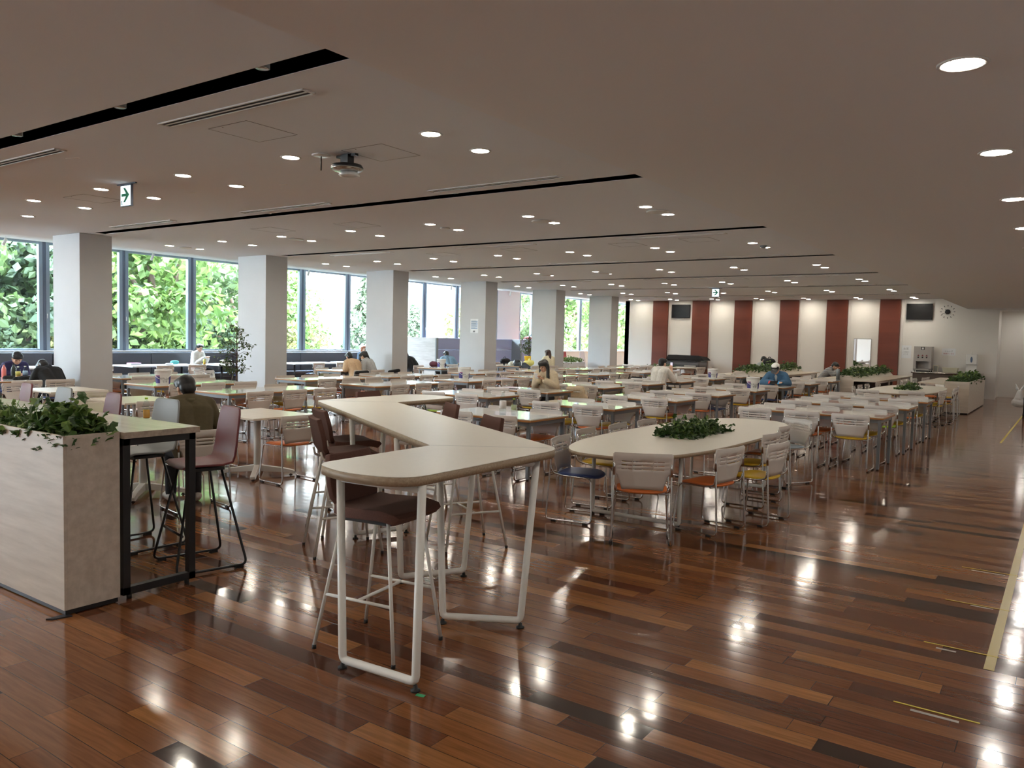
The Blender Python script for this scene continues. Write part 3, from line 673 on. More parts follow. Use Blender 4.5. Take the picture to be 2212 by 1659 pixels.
# ------------------------------------------------------------------ zigzag high table
def zig():
    r = thing('zigzag_high_table', 'high zigzag table with pale top, ply edge and white tube frames', 'table', (-3, 3.5, 0)); O = (-3, 3.5)
    P = [(-3.07, 2.68), (-2.78, 2.585), (-2.44, 2.66), (-2.45, 4.02), (-5.335, 5.66), (-5.34, 6.58), (-5.62, 6.70), (-5.99, 6.56), (-5.97, 5.2), (-3.10, 3.585)]
    P = [(x-O[0], y-O[1]) for x, y in P]; Q = fillet2(P, [.10, .5, .16, .16, .01, .12, .4, .14, .12, .01])
    MB().prism(Q, 1.043, 1.046).build('table_top', MATLAM, r)
    MB().prism(Q, 1.0, 1.0428).build('ply_edge', PLYEDGE, r)
    j = MB()
    for a, b in (((-2.53, 3.99), (-3.105, 3.59)), ((-5.93, 5.23), (-5.34, 5.655))):
        a, b = Vector((a[0]-O[0], a[1]-O[1], 1.0462)), Vector((b[0]-O[0], b[1]-O[1], 1.0462)); u = (b-a).normalized()
        j.obox((a+b)/2, u, (-u.y, u.x, 0), (0, 0, 1), (b-a).length/2, .0015, .0003)
    j.build('joint', GREYST, r)
    first = True
    for a, b, a2, b2 in [((-2.95, 2.76), (-2.48, 2.79), (-2.97, 2.75), (-2.46, 2.79)), ((-2.96, 3.56), (-2.56, 3.79), (-3.0, 3.55), (-2.5, 3.83)), ((-3.68, 3.97), (-3.44, 4.36), (-3.7, 3.93), (-3.4, 4.42)),
                         ((-4.78, 4.6), (-4.6, 5.02), (-4.8, 4.56), (-4.55, 5.08)), ((-5.75, 5.18), (-5.45, 5.55), (-5.8, 5.15), (-5.42, 5.6)), ((-5.85, 6.5), (-5.45, 6.5), (-5.9, 6.5), (-5.42, 6.5))]:
        m = MB(); V = lambda p, z: (p[0]-O[0], p[1]-O[1], z)
        m.tube(fillet([V(a2, 1.0), V(a, .045), V(b, .045), V(b2, 1.0)], .03, 3), .021, 10)
        m.tube([V(a2, .975), V(b2, .975)], .02, 8)
        fo = m.build('leg_frame', WHITEST, r)
        for p in (a, b): MB().lathe([(.024, 0), (.024, .008), (.012, .012), (.01, .03)], 12, c=V(p, 0)).build('leveller', RUBBER, fo)
zig()
tag(MB().obox((-2.43, 2.77, .001), (1, .25, 0), (-.25, 1, 0), (0, 0, 1), .022, .012, .0012).build('floor_tape', mat('green_tape', (.03, .30, .12), .5)), 'scrap of green tape on floor by front leg of zigzag table', 'tape')
# ------------------------------------------------------------------ brown upholstered bar stools
ST = []
def stool(x, y, face, label):
    if ST: return dup(ST[0], (x, y, 0), -math.radians(face), label)
    r = thing('bar_stool', label, 'bar stool', (x, y, 0), -math.radians(face), 'brown upholstered bar stools')
    # seat and back from one bent shell, built as two cushions
    def cushion(name, prof, halfw, th):
        vs = []; us = [-1, -.96, -.8, -.4, 0, .4, .8, .96, 1]; n = len(us)
        for (y, z), hw in zip(prof, halfw):
            for u in us: vs.append((u*hw, y, z+.006*u*u))
        fs = [(i*n+j, i*n+j+1, (i+1)*n+j+1, (i+1)*n+j) for i in range(len(prof)-1) for j in range(n-1)]
        o = MB().add(vs, fs, 0, True).build(name, BROWNF, r, solid=th)
        b = o.modifiers.new('b', 'BEVEL'); b.width = th*.45; b.segments = 3; b.limit_method = 'ANGLE'
        return o
    cushion('seat', [(.235, .735), (.22, .752), (.14, .765), (0, .76), (-.1, .757), (-.165, .768)], [.20, .212, .22, .22, .215, .20], .055)
    cushion('backrest', [(-.17, .785), (-.19, .82), (-.2, .88), (-.215, .95), (-.235, 1.035), (-.238, 1.045)], [.17, .19, .2, .195, .175, .168], .036)
    MB().box(-.15, .15, -.13, .16, .705, .728).build('under_plate', BLACKST, r)
    m = MB(); F = [(-.225, -.27), (.225, -.27), (.225, .25), (-.225, .25)]; T = [(-.15, -.14), (.15, -.14), (.15, .15), (-.15, .15)]
    for i, (f, t) in enumerate(zip(F, T)):
        lo = MB().tube([(f[0], f[1], .02), (t[0], t[1], .735)], .0105, 10).build('leg', WHITEST, r)
        MB().lathe([(.012, 0), (.012, .022)], 8, c=(f[0], f[1], 0)).build('foot_cap', RUBBER, lo)
    at_ = lambda i, z: tuple(Vector((*F[i], .02)).lerp(Vector((*T[i], .735)), (z-.02)/.715))
    m.tube([at_(0, .3), at_(3, .3)], .009); m.tube([at_(1, .3), at_(2, .3)], .009)
    a = (Vector(at_(0, .3))+Vector(at_(3, .3)))/2; b = (Vector(at_(1, .3))+Vector(at_(2, .3)))/2; m.tube([a, b], .009)
    m.build('footrest', WHITEST, r)
    m = MB(); m.tube(fillet([(-.15, -.15, .73), (-.15, -.2, .735), (-.14, -.215, .80)], .03), .009); m.tube(fillet([(.15, -.15, .73), (.15, -.2, .735), (.14, -.215, .80)], .03), .009); m.build('back_bracket', WHITEST, r)
    ST.append(r); return r
stool(-3.02, 3.1, 82, 'nearest brown bar stool, seat tucked under front of zigzag table')
stool(-4.62, 4.32, 30, 'brown bar stool with tall back seen whole, left of zigzag table')
stool(-5.1, 4.78, 24, 'brown bar stool showing only its seat under far left of zigzag table')
stool(-3.98, 5.05, 209, 'brown bar stool on aisle side of zigzag table, broad back showing')
stool(-5.0, 5.75, 212, 'brown bar stool in far inner corner of zigzag table, narrow back corner showing')
stool(-6.3, 6.45, 90, 'farthest brown bar stool, only its back top showing over zigzag table')
# ------------------------------------------------------------------ ivy and planters
def ivy(name, parent, x0, x1, y0, y1, z0, zh, n, size, seed, spill=.08, mats=(IVY, IVYL), along='x', lump=1.0):
    rnd = random.Random(seed); m = MB()
    star = [(0, 0), (.30, -.28), (.42, .02), (.30, .16), (.62, .38), (.30, .48), (0, 1.0), (-.30, .48), (-.62, .38), (-.30, .16), (-.42, .02), (-.30, -.28)]
    hills = [(rnd.uniform(x0, x1), rnd.uniform(y0, y1), rnd.uniform(.45, 1)) for _ in range(14)]
    R = max(x1-x0, y1-y0)/7
    for i in range(n):
        x = rnd.uniform(x0-spill, x1+spill); y = rnd.uniform(y0-spill, y1+spill)
        out = max(x0-x, x-x1, y0-y, y-y1, 0)/max(spill, .01)
        hgt = .35
        for hx, hy, hh in hills: hgt = max(hgt, hh*math.exp(-((x-hx)**2+(y-hy)**2)/(R*R)))
        edge = min(1, min(x-x0, x1-x, y-y0, y1-y)/.08) if out == 0 else 0
        top = zh*(hgt*lump+(1-lump))*(.55+.45*edge)
        z = z0+top*rnd.random()**.45-(out*.09*rnd.random() if out else 0)
        if rnd.random() < .05: z += zh*.3
        s = size*rnd.uniform(.6, 1.25)
        yaw = rnd.uniform(0, 2*PI); tilt = rnd.gauss(.5, .45); roll = rnd.gauss(0, .35)
        q = Matrix.Rotation(yaw, 3, 'Z') @ Matrix.Rotation(-tilt, 3, 'X') @ Matrix.Rotation(roll, 3, 'Y')
        c = Vector((x, y, z)); vs = [c+q @ Vector((a*s, (b-.3)*s, -abs(a)*.35*s+(.1*s if a == 0 else 0)-.12*s*b*b)) for a, b in star]
        k = len(star)
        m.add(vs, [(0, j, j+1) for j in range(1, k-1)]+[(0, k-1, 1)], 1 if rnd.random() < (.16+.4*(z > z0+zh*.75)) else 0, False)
    for i in range(n//14):
        x = rnd.uniform(x0, x1); y = rnd.uniform(y0, y1); p = Vector((x, y, z0-.02))
        m.tube([p, p+Vector((rnd.uniform(-.03, .03), rnd.uniform(-.03, .03), zh*.5)), p+Vector((rnd.uniform(-.07, .07), rnd.uniform(-.07, .07), zh*rnd.uniform(.6, .95)))], .0025, 4, 1)
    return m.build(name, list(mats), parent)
SOIL = mat('planter_soil', (.05, .035, .025), .95)
def planter_left():
    r = thing('planter_box', 'ash-wood planter box full of ivy at the left edge', 'planter', (-4.745, 2.25, 0))
    L = 4.3; D = .335; h = 1.066; t = .02
    b = MB(); b.box(-L, 0, 0, t, .035, h); b.box(-t, 0, t, D, .035, h); b.box(-L, -t, D-t, D, .035, h); b.box(-L, -L+t, t, D-t, .035, h); b.build('box', ASHWOOD, r, bevel=.0015)
    MB().box(-L+.01, -.01, .01, D-.01, .006, .036).build('plinth', BLACKST, r)
    MB().box(-L+t, -t, t, D-t, .9, 1.0).build('soil', SOIL, r)
    f = MB(); f.prism([(-.03, -.09), (.0, -.07), (.03, .03), (-.03, .03)], 0, .008); f.build('foot_plate', BLACKST, r)
    ivy('ivy', r, -L+.03, -.05, .05, D-.05, 1.0, .24, 2300, .062, 5, .05)
planter_left()
def counter_left():
    r = thing('bar_counter', 'ash-wood topped bar counter on black square frames behind the planter', 'counter', (-4.74, 2.6, 0))
    L = 4.3; D = .52
    MB().box(-L, .02, 0, D, 1.02, 1.06).build('counter_top', woodgrain('counter_top_wood', (.36, .29, .23), (.52, .44, .36), .3, 14, axis=0, coat=.2), r, bevel=.002)
    for i, x in enumerate((-.04, -2.1, -4.2)):
        m = MB(); s = .024
        m.box(x-s, x+s, .01, .01+2*s, .03, 1.02); m.box(x-s, x+s, D-.01-2*s, D-.01, .03, 1.02); m.box(x-s, x+s, .01, D-.01, .03, .03+2*s); m.box(x-s, x+s, .01, D-.01, 1.02-2*s, 1.02)
        fo = m.build('end_frame', BLACKST, r, bevel=.002)
        for y in (.06, D-.06): MB().lathe([(.016, 0), (.016, .03)], 10, c=(x, y, 0)).build('leveller', RUBBER, fo)
    MB().box(-L+.05, -.06, D-.1, D-.06, .98, 1.02).build('rail', BLACKST, r)
counter_left()
SHM = {}
def shell_stool(m, x, y, face, label):
    key = m.name
    if key in SHM: return dup(SHM[key], (x, y, 0), -math.radians(face), label)
    r = thing('shell_stool', label, 'bar stool', (x, y, 0), -math.radians(face), 'shell stools along the bar counter')
    prof = [(.19, .725, .19), (.16, .74, .2), (.05, .74, .205), (-.08, .735, .205), (-.15, .75, .205), (-.185, .80, .205), (-.2, .88, .2), (-.215, 1.0, .192), (-.23, 1.1, .18), (-.236, 1.13, .165), (-.238, 1.142, .14)]
    us = [-1, -.95, -.8, -.5, 0, .5, .8, .95, 1]; vs = []
    for yy, z, hw in prof:
        for u in us: vs.append((u*hw, yy+(.02*u*u if z > .78 else 0), z+(.012*u*u if z < .78 else 0)))
    n = len(us)
    MB().add(vs, [(i*n+j, i*n+j+1, (i+1)*n+j+1, (i+1)*n+j) for i in range(len(prof)-1) for j in range(n-1)], 0, True).build('shell', m, r, solid=.014)
    MB().box(-.13, .13, -.12, .13, .7, .722).build('under_plate', BLACKST, r)
    fr = MB()
    for s in (-1, 1): fr.tube(fillet([(s*.12, .12, .71), (s*.25, .26, .02), (s*.25, -.24, .02), (s*.12, -.1, .71)], .05, 4), .0095, 8)
    fr.tube([(-.2, .2, .27), (.2, .2, .27)], .009); fr.build('sled_frame', BLACKST, r)
    for s in (-1, 1):
        for y_ in (.2, -.18): MB().box(s*.25-.014, s*.25+.014, y_-.03, y_+.03, 0, .016).build('glide', RUBBER, r)
    SHM[key] = r; return r
shell_stool(BURG, -5.1, 3.38, 194, 'burgundy shell stool at the end of the bar counter, its seat in full view')
shell_stool(GREYSH, -5.92, 3.4, 182, 'grey shell stool in front of the tea bottle, second along the bar counter')
shell_stool(BURG, -6.75, 3.4, 190, 'burgundy shell stool rising behind right part of the ivy, third along counter')
shell_stool(GREYSH, -7.6, 3.4, 186, 'grey shell stool rising behind middle of the ivy, fourth along counter')
shell_stool(BURG, -8.35, 3.4, 190, 'burgundy shell stool farthest left, rising behind the ivy')
shell_stool(GREYSH, -9.15, 3.4, 186, 'grey shell stool cut by the left photo edge')
# ------------------------------------------------------------------ oval tables with sunk planters
def superellipse(a, b, ex, n=64):
    return [(math.copysign(abs(math.cos(t))**(2/ex), math.cos(t))*a, math.copysign(abs(math.sin(t))**(2/ex), math.sin(t))*b) for t in (2*PI*i/n for i in range(n))]
def oval_table(x, y, a, b, rotz, label, n, seed):
    r = thing('oval_table', label, 'table', (x, y, 0), rotz, 'large oval tables with sunk ivy')
    P = superellipse(a, b, 2.7)
    MB().prism(P, .712, .715).build('table_top', MATLAM, r); MB().prism(P, .68, .7118).build('edge_band', PLYEDGE, r)
    for yy in (-.64*b, .5*b):
        m = MB(); xx = a*.66
        m.tube(fillet([(-xx, yy, .68), (-xx, yy, .04), (xx, yy, .04), (xx, yy, .68)], .025, 3), .019, 10); m.tube([(-xx, yy, .66), (xx, yy, .66)], .018, 8)
        fo = m.build('leg_frame', WHITEST, r)
        for s in (-1, 1): MB().lathe([(.022, 0), (.022, .006), (.01, .01), (.01, .025)], 10, c=(s*xx, yy, 0)).build('leveller', RUBBER, fo)
    bx = MB(); ix, iy = .15, .52
    for s in (-1, 1): bx.box(-ix-.01, ix+.01, s*iy-.01, s*iy+.01, .6, .722); bx.box(s*ix-.01, s*ix+.01, -iy, iy, .6, .722)
    bx.build('planter_rim', WHITEST, r)
    ivy('ivy', r, -ix, ix, -iy, iy, .70, .2, n, .055, seed, .09)
    return r
oval_table(-3.29, 8.12, .68, 2.15, 0, 'nearest oval table, ivy in its middle, beside the wooden floor aisle', 1000, 21)
oval_table(-3.1, 20.7, .72, 2.3, 0, 'second oval table beyond the three long aisle tables', 420, 22)
oval_table(-13.0, 28.7, .8, 1.5, PI/2, 'far oval table in front of the black piano', 200, 23)
G = 'chairs round the nearest oval table'
chair(o_, -2.95, 6.17, -27, 'orange-seat chair with its back to the camera at near end of nearest oval table', G)
chair(b_, -3.74, 6.5, 80, 'blue-seat chair at near left end of nearest oval table', G)
chair(y_, -3.9, 7.25, 84, 'yellow-seat chair on left side of nearest oval table', G)
chair(b_, -3.88, 7.92, 86, 'blue-seat chair, third along left side of nearest oval table', G)
chair(o_, -3.86, 8.6, 90, 'chair on left side of nearest oval table, half hidden by its ivy', G)
chair(o_, -3.78, 9.55, 96, 'chair at far left of nearest oval table, behind the ivy', G)
chair(o_, -2.64, 6.9, -80, 'orange-seat chair on right side of nearest oval table', G)
chair(y_, -2.42, 7.56, -84, 'yellow-seat chair pulled out from right side of nearest oval table', G)
chair(y_, -2.72, 8.32, -86, 'yellow-seat chair tucked in behind the other yellow one, right side of nearest oval table', G)
chair(o_, -2.85, 9.2, -92, 'orange-seat chair at far right side of nearest oval table', G)
chair('pale blue', -2.86, 9.98, -150, 'pale chair at far right end of nearest oval table', G)
G = 'chairs round the second oval table'
for i, (c, x, y, f, t) in enumerate([(o_, -3.5, 18.55, 12, 'near end left'), (o_, -2.75, 18.75, -10, 'near end right'), (y_, -2.45, 19.5, -80, 'right side, nearest'), (y_, -2.35, 20.35, -95, 'right side, second'), (o_, -2.4, 21.3, -90, 'right side, third'),
                                     (b_, -2.45, 22.2, -95, 'right side, last'), (o_, -3.85, 19.5, 85, 'left side, nearest'), (o_, -3.88, 20.3, 90, 'left side, second'), (b_, -3.88, 21.1, 90, 'left side, third'), (y_, -3.8, 22.0, 92, 'left side, last'), (o_, -2.9, 23.3, 180, 'far end')]):
    chair(c, x, y, f, 'white slatted chair, %s of second oval table' % t, G)
G = 'chairs round the far oval table'
for i, (c, x, y, f, t) in enumerate([(o_, -14.0, 27.95, 5, 'near side left'), (o_, -13.2, 27.85, 0, 'near side middle'), (o_, -12.4, 27.9, 0, 'near side right'), ('pale blue', -11.45, 28.3, -70, 'right end front'), ('pale blue', -11.4, 28.95, -100, 'right end rear'), (o_, -12.3, 29.5, 180, 'far side right'), (o_, -13.6, 29.5, 180, 'far side left')]):
    chair(c, x, y, f, 'white slatted chair, %s of far oval table by the piano' % t, G)
# ------------------------------------------------------------------ far planters with side counters
def trough(x, y, label, seed):
    r = thing('trough_planter', label, 'planter', (x, y, 0), 0, 'ivy troughs with wing tables'); L = 6.0
    b = MB()
    for yy in (0, L-.03):
        b.add([(px, py, z) for py in (yy, yy+.03) for px, z in ((-.25, 0), (.25, 0), (.25, .74), (.13, .86), (-.13, .86), (-.25, .74))],
              [(0, 1, 2, 3, 4, 5), (11, 10, 9, 8, 7, 6)]+[(i, 6+i, 6+(i+1) % 6, (i+1) % 6) for i in range(6)])
    b.build('end_panel', ASHWOOD, r)
    s = MB()
    for sg in (-1, 1):
        s.add([(sg*.25, .03, .735), (sg*.13, .03, .86), (sg*.13, L-.03, .86), (sg*.25, L-.03, .735), (sg*.23, .03, .72), (sg*.11, .03, .84), (sg*.11, L-.03, .84), (sg*.23, L-.03, .72)],
              [(0, 1, 2, 3), (4, 7, 6, 5), (0, 3, 7, 4), (1, 5, 6, 2), (0, 4, 5, 1), (3, 2, 6, 7)])
    s.build('sloped_board', PALEWOOD, r)
    MB().box(-.11, .11, .03, L-.03, .6, .82).build('soil', SOIL, r)
    for sg in (-1, 1):
        MB().box(*sorted((sg*.25, sg*.85)), .0, L, .705, .735).build('wing_top', PALEWOOD, r, bevel=.003)
        for yy in (.3, 2.1, 3.9, 5.7): MB().box(sg*.8-.02, sg*.8+.02, yy-.02, yy+.02, 0, .705).build('leg', WHITEST, r)
        MB().box(sg*.78-.01, sg*.78+.01, .3, 5.7, .65, .7).build('rail', WHITEST, r)
    MB().box(-.2, .2, .1, L-.1, 0, .6).build('core', mat('dark_core_%d' % seed, (.09, .08, .08), .7), r)
    ivy('ivy', r, -.12, .12, .1, L-.1, .82, .26, 900, .075, seed, .1, lump=.5)
trough(-5.2, 23.7, 'long ivy trough with wing tables, right of the two before the panelled wall', 31)
trough(-8.15, 23.5, 'long ivy trough with wing tables, left of the two, behind the capped person', 32)
G = 'chairs at the ivy trough wings'
for i, (c, x, y, f, t) in enumerate([(o_, -3.95, 24.3, -85, 'right wing of right trough, first'), (o_, -3.95, 25.0, -95, 'right wing of right trough, second'), (o_, -3.9, 27.6, -80, 'right wing of right trough, third'), (o_, -3.9, 28.3, -90, 'right wing of right trough, fourth'),
                                     (o_, -6.95, 27.7, -85, 'right wing of left trough, first'), (o_, -6.95, 28.4, -95, 'right wing of left trough, second'), (b_, -9.3, 28.5, 90, 'left wing of left trough, under the masked person'), (b_, -6.55, 26.5, 88, 'left wing of right trough, under the striped sweater')]):
    chair(c, x, y, f, 'white slatted chair at %s' % t, G)
def planter_right():
    r = thing('planter_box', 'ash-wood planter box with ivy at right, beside the passage', 'planter', (-2.1, 23.45, 0)); L, D, h, t = 4.45, .56, .84, .02
    b = MB(); b.box(-D, 0, 0, t, .03, h); b.box(-t, 0, t, L, .03, h); b.box(-D, -D+t, t, L, .03, h); b.box(-D+t, -t, L-t, L, .03, h); b.build('box', ASHWOOD, r, bevel=.002)
    MB().box(-D+.02, -.02, .02, L-.02, .005, .03).build('plinth', BLACKST, r); MB().box(-D+t, -t, t, L-t, .7, .78).build('soil', SOIL, r)
    ivy('ivy', r, -D+.06, -.06, .1, L-.1, .78, .26, 700, .075, 41, .06, lump=.6)
    r2 = thing('side_counter', 'pale wood counter attached to left of the right-hand planter box', 'counter', (-2.68, 23.5, 0))
    MB().box(-.62, 0, 0, 4.3, .75, .785).build('counter_top', PALEWOOD, r2, bevel=.003)
    for y in (.05, 2.1, 4.2): MB().box(-.6, -.56, y, y+.04, 0, .75).build('leg', WHITEST, r2)
planter_right()
G = 'chairs by the right-hand planter'
for c, x, y, f, t in [(y_, -2.52, 22.95, 60, 'front, turned'), (o_, -3.62, 24.5, 90, 'first at its counter'), (o_, -3.62, 25.4, 85, 'second at its counter'), (b_, -3.62, 26.6, 95, 'third at its counter')]:
    chair(c, x, y, f, 'white slatted chair by the right-hand planter box, %s' % t, G)
def mid_planter():
    r = thing('planter_box', 'low white planter with bright green shrubs between fifth and sixth pillars', 'planter', (-16.1, 25.0, 0))
    MB().box(-.25, .25, 0, 2.6, .0, .80).build('box', SILL, r, bevel=.003)
    ivy('shrub', r, -.2, .2, .05, 2.55, .80, .2, 500, .07, 51, .05, mats=(IVYL, TREEC), lump=.5)
mid_planter()
# ------------------------------------------------------------------ window bench, booth, window tables
def bench():
    r = thing('window_sofa', 'long charcoal padded sofa under the left windows', 'sofa', (XW+.2, 4.5, 0)); L = 15.9
    k = 6; seg = L/k
    for i in range(k):
        MB().box(0, .14, i*seg+.004, (i+1)*seg-.004, .43, 1.03).build('back_cushion', SOFAG, r, bevel=.02, seg=3)
        MB().box(.1, .62, i*seg+.004, (i+1)*seg-.004, .30, .44).build('seat_cushion', SOFAG, r, bevel=.025, seg=3)
    MB().box(0, .58, 0, L, .05, .31).build('base', SOFAG, r)
bench()
def booth():
    r = thing('booth_sofa', 'high-backed lilac booth seating between third and fifth pillars', 'sofa', (-19.4, 21.4, 0)); L = 6.2
    for z0, z1 in ((.42, 1.17), (1.18, 1.62)): MB().box(-.12, .04, 0, L, z0, z1).build('back_panel', LILAC, r, bevel=.02, seg=3)
    MB().box(.0, .6, 0, L, .1, .43).build('seat_cushion', LILAC, r, bevel=.03, seg=3)
    p = MB(); p.add([(x, y, z) for y in (L-.12, L) for x, z in ((-.12, 0), (.62, 0), (.45, 1.62), (-.12, 1.62))], [(0, 1, 2, 3), (7, 6, 5, 4)]+[(i, 4+i, 4+(i+1) % 4, (i+1) % 4) for i in range(4)])
    p.build('side_panel', GREYSH, r)
    d = dup(r, (-19.6, 27.9, 0), 0, 'second lilac booth seen behind small potted tree'); d.scale = (1, .35, 1)
    w_ = thing('booth_partition', 'wavy-grain wood partition at left end of the lilac booth', 'partition', (-18.2, 21.2, 0))
    MB().box(-2.6, 0, 0, .06, 0, 1.63).build('panel', woodgrain('partition_wood', (.50, .46, .44), (.66, .62, .60), .45, 9, axis=0), w_); MB().box(0, .05, -.01, .1, 0, 1.63).build('edge_post', GREYSH, w_)
booth()
G = 'white tables along the window sofa'
first = None
for i, (y0, y1) in enumerate([(8.5, 10.5), (11.0, 13.1), (13.55, 15.5), (16.2, 18.1), (18.5, 20.1)]):
    lab = 'white table at the window sofa, %s from the left' % ORD[i]
    r = thing('window_table', lab, 'table', (-20.05, (y0+y1)/2, 0), PI/2, G); L = y1-y0
    MB().box(-L/2, L/2, -.5, .5, .70, .735).build('table_top', SILL, r, bevel=.003)
    for s in (-1, 1):
        MB().lathe([(.03, .02), (.03, .7)], 12, c=(s*L*.3, 0, 0)).build('column', BLACKST, r); MB().box(s*L*.3-.04, s*L*.3+.04, -.35, .35, 0, .03).build('foot', BLACKST, r)
    for j in range(2): chair('blue', -19.25, (y0+y1)/2+(j-.5)*.95, -88+random.uniform(-6, 6), 'white slatted chair, %s of %s window-sofa table' % (('front', 'rear')[j], ORD[i]), 'chairs facing the window sofa')
rect_table(1.2, .7, (-18.1, 18.7, 0), PI/2, 'small table in front of the wood booth partition', 'tables in the booth')
rect_table(1.2, .7, (-18.3, 22.2, 0), PI/2, 'small table in the lilac booth', 'tables in the booth')
rect_table(1.2, .7, (-18.3, 24.6, 0), PI/2, 'second small table in the lilac booth', 'tables in the booth')
# alcove lounge chairs
def lounge(m, x, y, face, label, s=1):
    r = thing('lounge_chair', label, 'chair', (x, y, 0), -math.radians(face), 'lounge chairs by the alcove windows')
    vs = []; us = [-1, -.9, -.5, 0, .5, .9, 1]
    for yy, z, hw in [(.22, .42, .22), (.1, .44, .24), (-.15, .43, .25), (-.2, .5, .25), (-.24, .8, .22), (-.27, 1.06, .185), (-.275, 1.1, .16)]:
        for u in us: vs.append((u*hw*s, yy+.03*u*u, z*(s if z > .6 else 1)))
    n = 7; MB().add(vs, [(i*n+j, i*n+j+1, (i+1)*n+j+1, (i+1)*n+j) for i in range(6) for j in range(6)], 0, True).build('shell', m, r, solid=.03)
    for sx_ in (-1, 1):
        for sy in (-1, 1): MB().tube([(sx_*.2, sy*.2, 0), (sx_*.14, sy*.13, .42)], .012).build('leg', BLACKST, r)
REDSH = mat('red_shell', (.42, .06, .07), .5); PALESH = mat('pale_shell', (.62, .58, .58), .5)
lounge(REDSH, -17.6, 29.2, 90, 'red lounge chair by the window, between fifth and sixth pillars', 1.05)
lounge(PALESH, -17.9, 31.3, 90, 'pale lounge chair right of the red one by the window', 1.05)
lounge(REDSH, -16.7, 31.2, 95, 'red lounge chair beside the sixth pillar', 1.05)
MB_ = MB(); MB_.lathe([(.5, .0), (.52, .5), (.48, .9), (.4, 1.15), (.28, 1.34), (.0, 1.42)], 24)
e = thing('egg_chair', 'rounded grey egg chair with red rim behind the lilac booth', 'chair', (-20.6, 30.6, 0)); MB_.build('shell', PALESH, e).scale = (.75, 1, 1.25); MB().lathe([(.3, 1.66), (.2, 1.73), (0, 1.79)], 24).build('red_cap', REDSH, e)
lounge(mat('pink_shell', (.62, .13, .2), .5), -20.4, 31.9, 60, 'pink chair shell rising right of the egg chair', 1.6)
# ------------------------------------------------------------------ people
def remesh(mb, voxel, name, m, parent, smooth=4, reuse=None):
    o = mb.build(name+'_raw', m); md = o.modifiers.new('r', 'REMESH'); md.mode = 'VOXEL'; md.voxel_size = voxel; md.use_smooth_shade = True
    sm = o.modifiers.new('s', 'SMOOTH'); sm.factor = .5; sm.iterations = smooth
    dg = bpy.context.evaluated_depsgraph_get(); me = bpy.data.meshes.new_from_object(o.evaluated_get(dg)); bpy.data.objects.remove(o)
    me.name = name; me.polygons.foreach_set('use_smooth', [True]*len(me.polygons)); me.materials.clear(); me.materials.append(m)
    n = bpy.data.objects.new(name, me); COL.objects.link(n); n.parent = parent
    return n
def cloth(name, c, rough=.9): return mat(name, c, rough, noise=.08, nscale=30, bump=.15)
DARKP = cloth('dark_trousers', (.018, .018, .022)); SHOE = mat('pale_shoe', (.55, .52, .48), .6); SHOED = mat('dark_shoe', (.03, .03, .03), .6)
LIP = mat('lip', (.42, .14, .12), .5)
